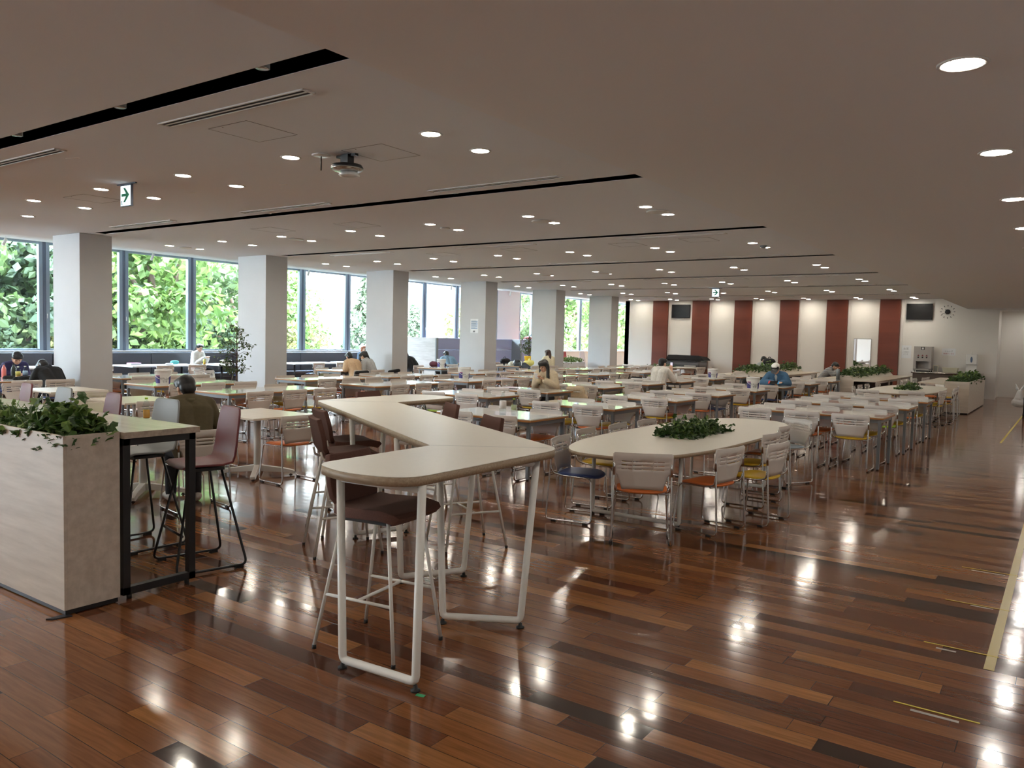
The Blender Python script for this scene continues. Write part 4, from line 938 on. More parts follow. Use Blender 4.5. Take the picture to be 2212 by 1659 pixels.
def person(label, x, y, face, lean=.2, hp=.3, hy=0, shirt=None, pants=DARKP, hair='short', hm=HAIRB, R=None, Lh=None, sleeve=1, voxel=.009, seat=.475, k=1.0, shoes=SHOED, feet=(.40, .40), bulk=0, skin=SKIN):
    """R, Lh: (elbow, wrist, finger direction) of right and left arm in local metres (x right, y forward, z up)"""
    root = thing('person', label, 'person', (x, y, 0), -math.radians(face)); V = Vector
    hip = V((0, 0, seat+.09)); t = V((0, math.sin(lean), math.cos(lean))); t2 = V((0, math.sin(lean+.18), math.cos(lean+.18)))
    waist = hip+t*.18*k; chest = waist+t2*.20*k; nb = chest+t2*.115*k
    Hm = Matrix.Rotation(-hy, 3, 'Z') @ Matrix.Rotation(-hp, 3, 'X')
    rt, fw, up = Hm.col[0], Hm.col[1], Hm.col[2]
    hc = nb+(t2*.05+up*.085)*k+fw*.02
    sh = {s: chest+t2*.065*k+V((s*.17*k, 0, 0)) for s in (1, -1)}
    arms = {1: R or ((.24, .12, .76), (.12, .34, .775), (-.2, 1, -.1)), -1: Lh or ((-.24, .12, .76), (-.12, .34, .775), (.2, 1, -.1))}
    b = MB()
    def torso(m, e):
        for s in (1, -1):
            m.cone(hip+V((s*.075, -.01, 0)), waist+V((s*.06, 0, 0)), .105+e, .092+e, 14); m.cone(waist+V((s*.06, 0, 0)), chest+V((s*.085, 0, 0)), .092+e, .098+e, 14)
            m.cone(chest+V((s*.085, 0, 0)), sh[s]-V((s*.015, 0, 0)), .095+e, .052+e, 14); m.cone(nb+t2*-.01, sh[s], .05+e, .05+e, 12)
    def limbs(m, e, hands, frac=1):
        for s in (1, -1):
            el, wr, fd = (V(p) for p in arms[s])
            m.cone(sh[s], el, .05+e, .041+e, 12)
            if frac >= 1: m.cone(el, wr, .041+e, .027+e*(1.1 if not hands else 1), 12)
            elif frac < 1: pass
            if hands:
                fd = fd.normalized(); side = fd.cross(V((0, 0, 1))).normalized()*s; nrm = side.cross(fd).normalized()
                if nrm.z > 0: nrm = -nrm
                kn = wr+fd*.085
                for q in (-.022, 0, .022): m.cone(wr+side*q*.7+fd*.01, kn+side*q, .018, .015, 8)
                for q, ln in ((-.03, .07), (-.0105, .08), (.0105, .075), (.03, .058)):
                    p0 = kn+side*q; p1 = p0+(fd+nrm*.25).normalized()*ln*.5; p2 = p1+(fd*.6+nrm*.8).normalized()*ln*.5
                    m.cone(p0, p1, .0085, .008, 7); m.cone(p1, p2, .008, .0068, 7)
                p0 = wr+fd*.03-side*.026; p1 = p0+(fd*.7-side*.7+nrm*.2).normalized()*.04; p2 = p1+(fd*.9-side*.1+nrm*.4).normalized()*.03
                m.cone(p0, p1, .0105, .009, 7); m.cone(p1, p2, .009, .0075, 7)
    def legs(m, e):
        for s, f in ((1, feet[0]), (-1, feet[1])):
            h = hip+V((s*.085, .02, -.01)); kn = V((s*.11, .41, seat+.045)); an = V((s*.11, f, .085))
            m.cone(h, kn, .086+e, .058+e, 12); m.cone(kn, an, .054+e, .036+e, 12)
        return m
    torso(b, 0); limbs(b, 0, True); legs(b, 0)
    for s, f in ((1, feet[0]), (-1, feet[1])): b.cone((s*.11, f, .05), (s*.115, f+.13, .035), .036, .03, 8)
    b.cone(nb-t2*.04, hc-up*.03, .053, .05, 12)
    P = lambda r_, f_, u_: hc+rt*r_*k+fw*f_*k+up*u_*k
    def ell(m, c, a, bb, cc, n=14):
        o = len(m.v); m.ball((0, 0, 0), a*k, bb*k, cc*k, n)
        for i in range(o, len(m.v)): m.v[i] = tuple(c+Hm @ V(m.v[i]))
    ell(b, P(0, -.012, .03), .077, .093, .085); ell(b, P(0, .012, -.03), .064, .072, .08); b.cone(P(0, .052, -.085), P(0, .06, -.08), .026, .026, 8)
    for s in (1, -1): b.cone(P(s*.055, .02, -.055), P(s*.015, .055, -.085), .022, .022, 8); ell(b, P(s*.078, -.005, -.01), .012, .022, .034, 8); ell(b, P(s*.036, .062, -.02), .026, .02, .022, 8)
    b.cone(P(0, .078, .018), P(0, .1, -.022), .009, .014, 8)
    remesh(b, voxel, 'body', skin, root)
    for s in (1, -1):
        e = MB(); ell(e, P(s*.031, .079, .014), .0125, .009, .0065, 8); e.build('eye', INK, root)
    mo = MB(); ell(mo, P(0, .083, -.055), .019, .008, .006, 8); mo.build('mouth', LIP, root)
    sm = MB(); torso(sm, .016+bulk); limbs(sm, .015+bulk, False, 1 if sleeve >= 1 else 0)
    if sleeve >= 1:
        for s in (1, -1):
            el, wr = V(arms[s][0]), V(arms[s][1]); sm.cone(el, el.lerp(wr, .93), .052+bulk, .036+bulk, 12)
    sm.cone(nb-t2*.05, nb+t2*.012, .066+bulk, .062+bulk*.5, 14)
    remesh(sm, .011, 'top', shirt, root, 3)
    remesh(legs(MB(), .016), .012, 'trousers', pants, root, 3)
    for s, f in ((1, feet[0]), (-1, feet[1])): MB().cone((s*.11, f-.02, .05), (s*.117, f+.15, .04), .05, .04, 12).build('shoe', shoes, root)
    h = MB(); ell(h, P(0, -.026, .042), .089, .098, .086, 18); ell(h, P(0, -.045, -.01), .08, .068, .085, 14)
    for s in (1, -1): ell(h, P(s*.052, .02, .065), .045, .062, .05, 10); h.cone(P(s*.076, .012, .035), P(s*.08, .0, .01), .02, .012, 8)
    ell(h, P(0, .062, .082), .062, .032, .03, 10)
    if hair == 'short': ell(h, P(0, .075, .062), .055, .02, .022, 10)
    if hair in ('long', 'bob'):
        ln = .30 if hair == 'long' else .13
        for s in (1, -1):
            p = P(s*.078, -.01, .03); q = P(s*.085, 0, -.06); d = V((s*.095, q.y+.02, q.z-ln*.55)); g = V((s*.1, q.y+.05, q.z-ln))
            h.cone(p, q, .04, .036, 10); h.cone(q, d, .036, .038, 10)
            if hair == 'long': h.cone(d, g, .038, .026, 10)
        q = P(0, -.07, -.05); h.cone(P(0, -.05, .02), q, .075, .07, 12); h.cone(q, V((0, q.y-.03, q.z-ln)), .07, .06, 12)
        ell(h, P(0, .08, .055), .06, .018, .03, 10)
    if hair == 'pony':
        q = P(0, -.125, .03); h.cone(P(0, -.08, .04), q, .05, .035, 10); h.cone(q, V((.03, q.y-.07, q.z-.16)), .035, .03, 10); h.cone(V((.03, q.y-.07, q.z-.16)), V((.05, q.y-.09, q.z-.34)), .03, .012, 10)
    remesh(h, .010, 'hair', hm, root, 4)
    return root, P, Hm, dict(nb=nb, chest=chest, t=t2, arms=arms, hc=hc, waist=waist)
TABLEARMS = dict(R=((.25, .16, .77), (.07, .33, .785), (-.5, .8, -.1)), Lh=((-.25, .16, .77), (-.07, .33, .785), (.5, .8, -.1)))
def people():
    OL = cloth('olive_jacket', (.075, .058, .026)); r, P, H, d = person('person in olive jacket with dark bowl-cut hair, back to the camera, on orange chair', -6.78, 4.42, -72, .30, .45, -.15, OL, bulk=.016, shoes=SHOE, feet=(.34, .42), **TABLEARMS)
    c = MB(); nb = d['nb']; c.tube([nb+d['t']*.0+Vector((.075*math.cos(a), .07*math.sin(a), .004)) for a in [2*PI*i/16 for i in range(16)]], .026, 8, closed=True); c.build('collar', cloth('olive_collar', (.095, .08, .04)), r)
    BK = cloth('black_hoodie', (.010, .010, .011)); r, P, H, d = person('person in black hoodie bent low over the table at left, back lettering faint', -14.8, 6.92, -92, .66, 1.15, 0, BK, bulk=.02, R=((.24, .3, .74), (.08, .44, .95), (-.3, .3, .9)), Lh=((-.24, .32, .74), (-.08, .44, .93), (.3, .3, .9)))
    nb = d['nb']; hd = MB(); hd.cone(nb+Vector((-.09, -.07, -.03)), nb+Vector((.09, -.07, -.03)), .05, .05, 12); hd.build('hood', BK, r)
    ch = d['chest']; tx = text_mesh('back_lettering', 'South', .13, mat('grey_print', (.06, .06, .065), .7), r, ext=.002, shear=.35)
    tx.rotation_euler = (PI/2-.83, 0, 0); tx.location = (ch.x, ch.y-.105, ch.z+.035)
    person('person in navy shirt facing the black hoodie across the table', -16.72, 6.95, 90, .42, .75, .2, cloth('navy_shirt', (.03, .025, .09)), **TABLEARMS)
    WH = cloth('cream_knit', (.72, .68, .62)); r, P, H, d = person('person in cream sweater on window sofa looking at a phone', XW+.72, 13.6, 72, .04, .3, .35, WH, hair='pony', bulk=.02, R=((.22, .12, .70), (.1, .34, .88), (-.3, .6, .5)), Lh=((-.22, .12, .70), (-.06, .34, .88), (.3, .6, .5)), voxel=.008)
    person('person in dark blue top half hidden behind the potted tree', XW+.72, 15.6, 88, .5, .7, 0, cloth('dark_blue_top', (.03, .04, .10)), **TABLEARMS)
    BG = cloth('beige_sweater', (.55, .38, .23)); person('person in beige sweater with tied hair, back to the camera, by third pillar', -15.06, 14.47, -82, .42, .7, 0, BG, hair='short', bulk=.02, **TABLEARMS)
    GR = cloth('grey_track_top', (.40, .41, .41)); r, P, H, d = person('person in grey striped-sleeve top with long black ponytail, by third pillar', -15.04, 15.03, -105, .30, .75, 0, GR, hair='pony', bulk=.012, voxel=.008, **TABLEARMS)
    m = MB()
    for q in (-.014, 0, .014):
        for s in (1,):
            el = Vector(d['arms'][s][0]); a = d['chest']+d['t']*.065+Vector((s*.17, 0, 0)); o = Vector((s*.062, q, .01)); m.tube([a+o, a.lerp(el, .5)+o, el+o*.9], .003, 6)
    m.build('sleeve_stripes', INK, r)
    mk = mat('mask_white', (.78, .76, .74), .7)
    def mask(P, r):
        m = MB(); m.ball((0, 0, 0), .05, .034, .046, 12); o = m.build('face_mask', mk, r); o.matrix_local = Matrix.Translation(P(0, .066, -.045)); return o
    o = mask(P, r); o.rotation_euler.x = -.75
    person('person with orange-brown hair on window sofa, mostly behind third pillar', XW+.72, 20.15, 90, .1, .2, .3, cloth('slate_top', (.06, .08, .12)), hair='long', hm=mat('orange_hair', (.22, .07, .03), .5))
    person('person in black coat with brown hair, head bowed, right of third pillar', -16.72, 18.5, -92, .5, .9, .3, BK, hm=HAIRBR, bulk=.035, **TABLEARMS)
    person('person behind the black coat, only hair showing right of third pillar', -19.0, 18.5, 90, .2, .5, 0, BK, hm=HAIRBR)
    DN = cloth('denim_jacket', (.20, .31, .40)); r, P, H, d = person('person in light denim jacket with dark hood, left of fourth pillar', -16.9, 20.45, -60, .5, .6, 0, DN, bulk=.03, **TABLEARMS)
    nb = d['nb']; hd = MB(); hd.cone(nb+Vector((-.09, -.06, -.02)), nb+Vector((.09, -.06, -.02)), .055, .055, 12); hd.build('hood', BK, r)
    person('person lying head down on the table near the yellow pot', -15.0, 22.42, -90, .95, 1.35, 0, cloth('dark_grey_top', (.05, .06, .07)), hair='long', R=((.26, .45, .78), (.0, .55, .78), (-1, .3, 0)), Lh=((-.26, .45, .78), (.0, .6, .78), (1, .3, 0)))
    CR = cloth('pale_yellow_knit', (.68, .63, .45)); person('person in pale yellow knit with brown bob looking left, by fifth pillar', -14.75, 23.25, -70, .05, .1, -.4, CR, hair='bob', hm=HAIRBR, bulk=.02, voxel=.008, **TABLEARMS)
    PK = cloth('cream_cardigan', (.66, .56, .40)); r, P, H, d = person('person with long black hair in cream cardigan reading a phone, centre of the hall', -8.42, 13.22, 172, .14, .42, .18, PK, hair='long', bulk=.02, R=((.23, .10, .76), (.08, .27, .90), (-.35, .55, .6)), Lh=((-.23, .12, .77), (-.07, .27, .88), (.4, .55, .55)), voxel=.007)
    ph = thing('smartphone', 'pale smartphone in hands of the long-haired person', 'phone', (-8.46, 12.86, .97), math.radians(-172))
    MB().box(-.036, .036, -.005, .005, -.06, .06).build('body', mat('phone_case', (.75, .72, .72), .3), ph, bevel=.004); ph.rotation_euler.x = -.5
    WS = cloth('white_shirt', (.74, .71, .65)); r, P, H, d = person('person in white short-sleeved shirt holding up a phone, back to the camera', -8.03, 17.5, 8, .12, .18, .25, WS, bulk=.022, sleeve=.5, R=((.27, .26, .78), (.13, .36, 1.0), (-.2, .2, 1)), Lh=((-.26, .2, .78), (-.1, .36, .79), (.6, .6, 0)), voxel=.008)
    ph = thing('smartphone', 'bright-screened smartphone held by the white-shirted person', 'phone', (-7.9, 17.95, 1.12), math.radians(-20))
    MB().box(-.038, .038, -.004, .004, -.075, .075).build('body', BLACKST, ph, bevel=.003); MB().box(-.034, .034, -.0055, -.0041, -.07, .07).build('screen', mat('phone_screen', (.82, .76, .95), .3, emit=.7), ph)
    r, P, H, d = person('person in grey top wearing a white face mask, behind left ivy trough', -9.3, 28.5, 80, .3, .55, 0, cloth('grey_top', (.42, .44, .46)), hair='short')
    mask(P, r).rotation_euler.x = -.55
    DB = cloth('blue_denim_shirt', (.055, .13, .23)); r, P, H, d = person('person in white cap and blue denim shirt playing a handheld, behind bucket table', -5.7, 19.22, 176, .36, .62, .1, DB, pants=cloth('khaki_trousers', (.11, .085, .05)), bulk=.026, R=((.30, .26, .775), (.06, .38, .79), (-.8, .5, -.1)), Lh=((-.28, .24, .775), (-.17, .40, .80), (.1, .9, .1)), voxel=.007)
    te = MB(); nb = d['nb']; te.cone(nb-d['t']*.03+Vector((0, .055, -.02)), d['waist']+Vector((0, .09, 0)), .045, .07, 12); te.build('tee_shirt', cloth('grey_tee', (.5, .49, .47)), r)
    cp = MB(); cp.ball((0, 0, 0), .1, .112, .088, 18); co = cp.build('cap', mat('cap_white', (.82, .81, .78), .7), r)
    M4 = H.to_4x4(); co.matrix_local = Matrix.Translation(P(0, -.018, .062)) @ M4
    br = MB(); br.prism([(.085*math.cos(a), .05+.13*math.sin(a)) for a in [PI*i/10 for i in range(11)]], -.004, .004); bo = br.build('brim', mat('cap_brim', (.05, .05, .06), .6), co); bo.location = (0, .03, -.02); bo.rotation_euler.x = -.18
    lg = text_mesh('cap_monogram', 'LA', .075, INK, co, ext=.003); lg.rotation_euler = (PI/2-.25, 0, PI); lg.location = (.0, .104, .0); lg.scale = (.62, 1, 1)
    g = thing('game_handheld', 'black handheld game machine with red and blue grips on table', 'game handheld', (-5.66, 18.72, .80), PI)
    MB().box(-.09, .09, -.007, .007, -.05, .05).build('screen_body', TVB, g, bevel=.004); MB().box(.09, .125, -.01, .01, -.05, .05).build('red_grip', mat('grip_red', (.6, .04, .05), .4), g, bevel=.006); MB().box(-.125, -.09, -.01, .01, -.05, .05).build('blue_grip', mat('grip_blue', (.03, .25, .5), .4), g, bevel=.006); g.rotation_euler.x = .9
    r, P, H, d = person('person in black-and-white striped sweater bending to eat, before right ivy trough', -6.5, 26.45, 85, .52, .75, .1, stripe_material('striped_knit', (.03, .03, .035), (.50, .50, .49), 10), bulk=.015, R=((.22, .36, .78), (.05, .46, .90), (-.1, .4, .9)), Lh=((-.22, .36, .78), (-.08, .48, .80), (.3, .9, .1)))
    for c_, x, y, f, lab in ((o_, -8.42, 13.17, 172, 'slatted chair under the long-haired person with phone'), (y_, -7.72, 13.02, 168, 'slatted chair with a beige tote bag on it, right of the long-haired person'), (o_, -8.03, 17.46, 6, 'slatted chair under the white-shirted person'), (b_, -5.7, 19.2, 176, 'slatted chair under the capped person'), (b_, -6.4, 19.25, 180, 'slatted chair holding a black backpack beside the capped person'),
                             (o_, -16.72, 18.45, -92, 'slatted chair under the person in black coat'), (o_, -16.92, 20.42, -60, 'slatted chair under the denim jacket'), (o_, -19.0, 18.45, 90, 'slatted chair behind the black coat'), (b_, -14.75, 23.2, -70, 'slatted chair under the pale yellow knit')):
        chair(c_, x, y, f, lab, 'slatted chairs people sit on')
people()
# ------------------------------------------------------------------ things on and by the tables
T_ = .735
BLUEL = mat('bucket_label_blue', (.05, .045, .22), .5); PINKL = mat('bucket_label_pink', (.35, .12, .25), .5)
def bucket(x, y, rotz, label, extra=None):
    r = thing('bucket', label, 'bucket', (x, y, T_), rotz, 'white buckets on the dining tables')
    MB().lathe([(.108, .0), (.112, .004), (.128, .2), (.13, .235), (.138, .237), (.138, .262), (.132, .265), (.127, .262), (.105, .012), (0, .01)], 28).build('pail', WHITEP, r)
    h = MB(); h.tube([(-.138, 0, .235)]+[(-.138*math.cos(a)*1.02, -.17*math.sin(a), .235-.13*math.sin(a)) for a in [PI*i/12 for i in range(1, 12)]]+[(.138, 0, .235)], .004, 6); h.build('handle', WHITEP, r)
    def patch(name, a0, a1, z0, z1, m):
        vs = []; n = 8
        for i in range(n+1):
            a = a0+(a1-a0)*i/n
            for z in (z0, z1): q = .1135+(z)/.2*.0165+.001; vs.append((q*math.cos(a), q*math.sin(a), z))
        return MB().add(vs, [(2*i, 2*i+2, 2*i+3, 2*i+1) for i in range(n)], 0, True).build(name, m, r)
    patch('label', -PI/2-1.35, -PI/2-.35, .03, .15, BLUEL); patch('label_band', -PI/2-1.35, -PI/2-.35, .151, .17, PINKL); patch('side_label', -PI/2+.95, -PI/2+1.4, .02, .15, BLUEL)
    for body, z in (('ぬれふき', .095), ('です', .045)):
        o = text_mesh('handwriting', body, .046, INK, r, ext=.0004)
        for v in o.data.vertices:
            a = -PI/2+.32+v.co.x/.125; q = .1135+(v.co.y+z)/.2*.0165+.0015+v.co.z; v.co = (q*math.cos(a), q*math.sin(a), v.co.y+z)
        o.rotation_euler = (0, 0, 0)
    if extra:
        c = MB(); c.ball((.02, 0, .215), .05, .05, .02); c.build('cloth', extra, r)
    return r
bucket(-12.86, 7.78, .95, 'white bucket of wet cloths on pillar-column table at left, above the bowl-cut head')
bucket(-5.42, 16.5, .3, 'white bucket in front of the capped person, handwriting and handle showing')
bucket(-7.82, 20.48, .3, 'white bucket with orange cloth inside, farther left of the capped person', mat('orange_cloth', (.6, .15, .05), .8))
bucket(-11.1, 13.93, .75, 'white bucket with blue label in the centre of the left half, on centre-column table')
bucket(-15.5, 18.35, .65, 'white bucket nearest the light denim jacket')
CLEAR = pane_material('bottle_plastic', (.9, .94, .94))
def bottle(x, y, z, h, r_, label, liquid=None, cap=WHITEP, wrap=None, cat='bottle', body=None):
    b = thing('bottle', label, cat, (x, y, z), group='drink bottles')
    prof = [(r_*.9, 0), (r_, .01), (r_, h*.62), (r_*.85, h*.72), (r_*.42, h*.86), (r_*.4, h*.93)]
    MB().lathe(prof, 18).build('body', body or CLEAR, b)
    if liquid: MB().lathe([(r_*.85, .004), (r_*.95, .012), (r_*.95, h*.42), (0, h*.42)], 18).build('drink', liquid, b)
    MB().lathe([(r_*.46, h*.92), (r_*.46, h), (0, h)], 14).build('cap', cap, b)
    if wrap: MB().lathe([(r_*1.015, h*.25), (r_*1.015, h*.58)], 18).build('wrapper', wrap, b)
    return b
TEA = mat('tea', (.50, .23, .02), .15); LIME = mat('cap_green', (.32, .5, .03), .4); WRAPY = mat('wrap_yellow', (.62, .55, .12), .4); WRAPW = mat('wrap_white', (.72, .68, .66), .4)
bottle(-8.12, 4.72, T_, .225, .036, 'half-full tea bottle with green cap in front of person in olive jacket', TEA, LIME)
bottle(-5.82, 8.1, T_, .29, .043, 'tall clear bottle with pale label on nearest four-seat table', None, WHITEP, WRAPW)
bottle(-5.72, 8.2, T_, .2, .034, 'short clear bottle with green cap beside the tall one', None, LIME, mat('wrap_green', (.42, .5, .3), .4))
bottle(-15.75, 6.45, T_, .27, .038, 'pink drink bottle on the two men\'s table', None, mat('cap_dark', (.05, .05, .15), .4), None, body=mat('pink_bottle', (.75, .20, .18), .3))
bottle(-15.72, 6.6, T_, .27, .045, 'tall black thermos on the two men\'s table', None, BLACKST, None, 'thermos', mat('thermos', (.03, .045, .04), .4))
bottle(-15.5, 6.58, T_+.02, .21, .042, 'orange juice bottle with white cap on the two men\'s table', mat('juice', (.70, .34, .02), .3), WHITEP, WRAPY)
bottle(-15.55, 6.72, T_+.02, .215, .040, 'clear blue-labelled bottle beside the orange juice', None, WHITEP, mat('wrap_blue', (.42, .58, .8), .4))
bottle(-19.85, 13.25, T_, .26, .036, 'yellow-labelled bottle beside the cream sweater person', mat('orange_drink', (.75, .38, .03), .3), WHITEP, WRAPY)
bottle(-7.95, 18.35, T_, .2, .034, 'white bottle beside the open laptop', None, GREYST, None, body=WHITEP)
def soft(name, label, cat, x, y, z, parts, m, voxel=.012, rotz=0, sub='body', group=None):
    r = thing(name, label, cat, (x, y, z), rotz, group); b = MB()
    for a in parts: b.cone(*a)
    remesh(b, voxel, sub, m, r, 5); return r
bagm = cloth('black_bag', (.010, .010, .012)); toteb = cloth('beige_bag', (.55, .43, .28)); creamb = cloth('cream_bag', (.74, .70, .60)); yelb = cloth('yellow_bag', (.72, .66, .22))
soft('shoulder_bag', 'flat black bag lying on the two men\'s table under the bottles', 'bag', -15.5, 6.65, T_-.02, [((-.2, -.2, .03), (.2, .3, .035), .05, .05), ((.2, -.2, .03), (-.2, .3, .035), .05, .05)], bagm)
def backpack(x, y, z, rotz, label, s=1, m=None):
    r = soft('backpack', label, 'backpack', x, y, z, [((-.1*s, 0, .1*s), (.1*s, 0, .1*s), .11*s, .11*s), ((-.09*s, 0, .3*s), (.09*s, 0, .3*s), .11*s, .11*s), ((-.08*s, -.07*s, .12*s), (.08*s, -.07*s, .14*s), .07*s, .07*s)], m or bagm, .014*s, rotz, group='backpacks and bags')
    MB().tube([(-.05*s, .03*s, .39*s)]+[(.05*s*-math.cos(a), .03*s, .39*s+.06*s*math.sin(a)) for a in [PI*i/6 for i in range(1, 6)]]+[(.05*s, .03*s, .39*s)], .012*s, 8).build('top_handle', m or bagm, r)
    for sg in (-1, 1): MB().tube([(sg*.07*s, .1*s, .36*s), (sg*.09*s, .15*s, .2*s), (sg*.08*s, .1*s, .03)], .014*s, 8).build('shoulder_strap', m or bagm, r)
    return r
backpack(-8.75, 28.3, T_, .1, 'black backpack with round handle standing on left ivy trough wing', 1.1)
backpack(-6.4, 19.2, .47, 2.9, 'black backpack on chair left of the capped person', .95, cloth('charcoal_bag', (.02, .023, .026)))
backpack(-17.4, 24.3, .47, 1.2, 'black rucksack against lilac booth right of fourth pillar', 1.1)
backpack(-16.4, 19.4, .5, .4, 'black rucksack beside the black coat person', .9)
soft('handbag', 'dark red bag between black coat and rucksack', 'bag', -16.45, 19.1, .72, [((-.06, 0, .08), (.08, 0, .08), .1, .09)], cloth('wine_bag', (.10, .02, .03)))
soft('jacket', 'dark jacket heaped on chair beside the black coat person', 'jacket', -16.1, 19.15, .52, [((-.2, 0, .05), (.2, .1, .08), .1, .12), ((0, .1, .1), (.2, 0, .18), .1, .06)], cloth('dark_jacket', (.03, .033, .035)))
soft('tote_bag', 'beige tote bag hanging over chair beside the long-haired person', 'bag', -7.68, 13.06, .5, [((-.15, 0, .08), (.15, 0, .08), .1, .11), ((-.16, 0, .25), (.14, -.02, .27), .05, .05), ((.17, -.03, .22), (.2, -.1, -.15), .05, .05)], toteb)
soft('tote_bag', 'cream tote bag on table left of the yellow pot', 'bag', -15.75, 22.6, T_, [((-.1, -.15, .06), (-.05, .2, .06), .08, .09), ((.05, -.1, .08), (.05, .15, .12), .07, .07)], creamb)
u = thing('umbrella', 'white umbrella with hooked handle hanging from bag table corner', 'umbrella', (-15.25, 22.25, .0)); MB().tube(fillet([(0, 0, .05), (0, 0, .88), (.03, -.04, .90), (.05, -.06, .84)], .05), .011).build('shaft_and_hook', WHITEP, u); MB().lathe([(.012, .08), (.04, .45), (.03, .62), (.012, .66)], 10).build('canopy', WHITEP, u)
soft('tote_bag', 'pale yellow bag behind the person lying on the table', 'bag', -15.5, 23.05, T_, [((-.08, -.08, .08), (.05, .12, .1), .09, .1), ((-.05, .1, .2), (-.05, .12, .24), .04, .02)], yelb)
soft('jacket', 'black jacket over chair back beneath the beige sweater', 'jacket', -14.86, 14.45, .55, [((0, -.22, .03), (0, .22, .03), .06, .06), ((0, -.2, .16), (0, .2, .17), .045, .045)], bagm)
soft('jacket', 'black jacket over chair back right of grey track top', 'jacket', -14.8, 15.55, .55, [((0, -.18, .03), (0, .2, .03), .06, .06), ((0, -.16, .16), (0, .2, .19), .045, .05)], bagm)
soft('duffel_bag', 'black bag heaped under front end of window-sofa table at left', 'bag', -19.5, 10.7, .02, [((-.2, -.1, .2), (.2, .1, .2), .2, .2), ((-.1, .2, .3), (.2, .25, .32), .18, .16), ((-.1, -.2, .4), (.1, -.1, .42), .14, .12)], bagm, .02)
soft('pencil_case', 'black case on chair-back height at centre table before the white shirt', 'case', -8.9, 18.1, T_, [((-.12, 0, .03), (.12, .03, .03), .035, .03)], bagm)
bk = thing('book', 'thick white and pink book on window-sofa table at left', 'book', (-20.2, 11.4, T_)); MB().box(-.1, .1, -.14, .14, .004, .05).build('pages', PAPER, bk); MB().box(-.105, .105, -.145, .145, .05, .056).box(-.105, .105, -.145, .145, 0, .004).box(-.105, -.1, -.145, .145, 0, .056).build('cover', mat('pink_cover', (.7, .25, .4), .5), bk)
soft('pouch', 'turquoise pouch on the window-sofa table', 'pouch', -20.1, 12.5, T_, [((0, -.07, .06), (0, .07, .06), .055, .055)], cloth('turquoise', (.14, .55, .55)))
soft('pouch', 'white pen pouch lying left of the turquoise pouch', 'pouch', -19.95, 12.25, T_, [((0, -.09, .025), (0, .09, .025), .028, .028)], cloth('white_pouch', (.75, .75, .78)))
soft('cushion_bag', 'rolled white bag on window-sofa table right of yellow bottle', 'bag', -20.1, 14.1, T_, [((0, -.12, .06), (0, .16, .06), .06, .06)], creamb)
tb = thing('tablet', 'dark tablet lying flat on table before the long-haired person', 'tablet', (-8.55, 12.3, T_)); MB().box(-.13, .13, -.09, .09, .003, .012).build('body', TVB, tb, bevel=.003); MB().box(-.12, .12, -.08, .08, .0121, .0128).build('screen', mat('tablet_glass', (.05, .055, .06), .08), tb); tb.rotation_euler.z = .4
lp = thing('laptop', 'open laptop with grey screen on white-shirted person\'s table', 'laptop', (-8.2, 18.35, T_), math.radians(150)); MB().box(-.16, .16, -.11, .11, 0, .016).build('base', GREYST, lp, bevel=.003)
l2 = MB().box(-.16, .16, -.004, .004, 0, .21).build('lid', GREYST, lp); l2.location = (0, .11, .016); l2.rotation_euler.x = -.3; MB().box(-.15, .15, -.0055, -.0042, .012, .2).build('screen', mat('laptop_screen', (.30, .31, .36), .2), l2)
fb = thing('food_bowl', 'clear plastic food bowl under the bending striped sweater', 'bowl', (-5.93, 26.5, T_)); MB().lathe([(.06, 0), (.09, .06), (.095, .062)], 20).build('bowl', CLEAR, fb); MB().lathe([(0, .01), (.05, .005), (.078, .035), (0, .04)], 16).build('noodles', CREAMP, fb)
tbx = thing('speaker_post', 'small dark grey post standing at front of right ivy trough', 'post', (-5.35, 23.6, 0)); MB().lathe([(.05, .74), (.05, 1.02), (.04, 1.04), (0, 1.045)], 14).build('post', GREYST, tbx); MB().lathe([(.06, 0), (.06, .74)], 12).build('lower_tube', GREYST, tbx)
fd = thing('hand_fan', 'beige folded hand fan with red top on two men\'s table', 'fan', (-15.25, 6.9, T_), .3); MB().tube([(0, 0, 0), (0, 0, .09)], .01).build('grip', CREAMP, fd); MB().prism([(-.012, 0), (.012, 0), (.03, .1), (-.03, .1)], -.004, .004).build('blade', CREAMP, fd).matrix_local = Matrix.Translation((0, 0, .07)) @ Matrix.Rotation(PI/2, 4, 'X'); MB().box(-.03, .03, -.006, .006, .165, .185).build('red_top', REDSH, fd)
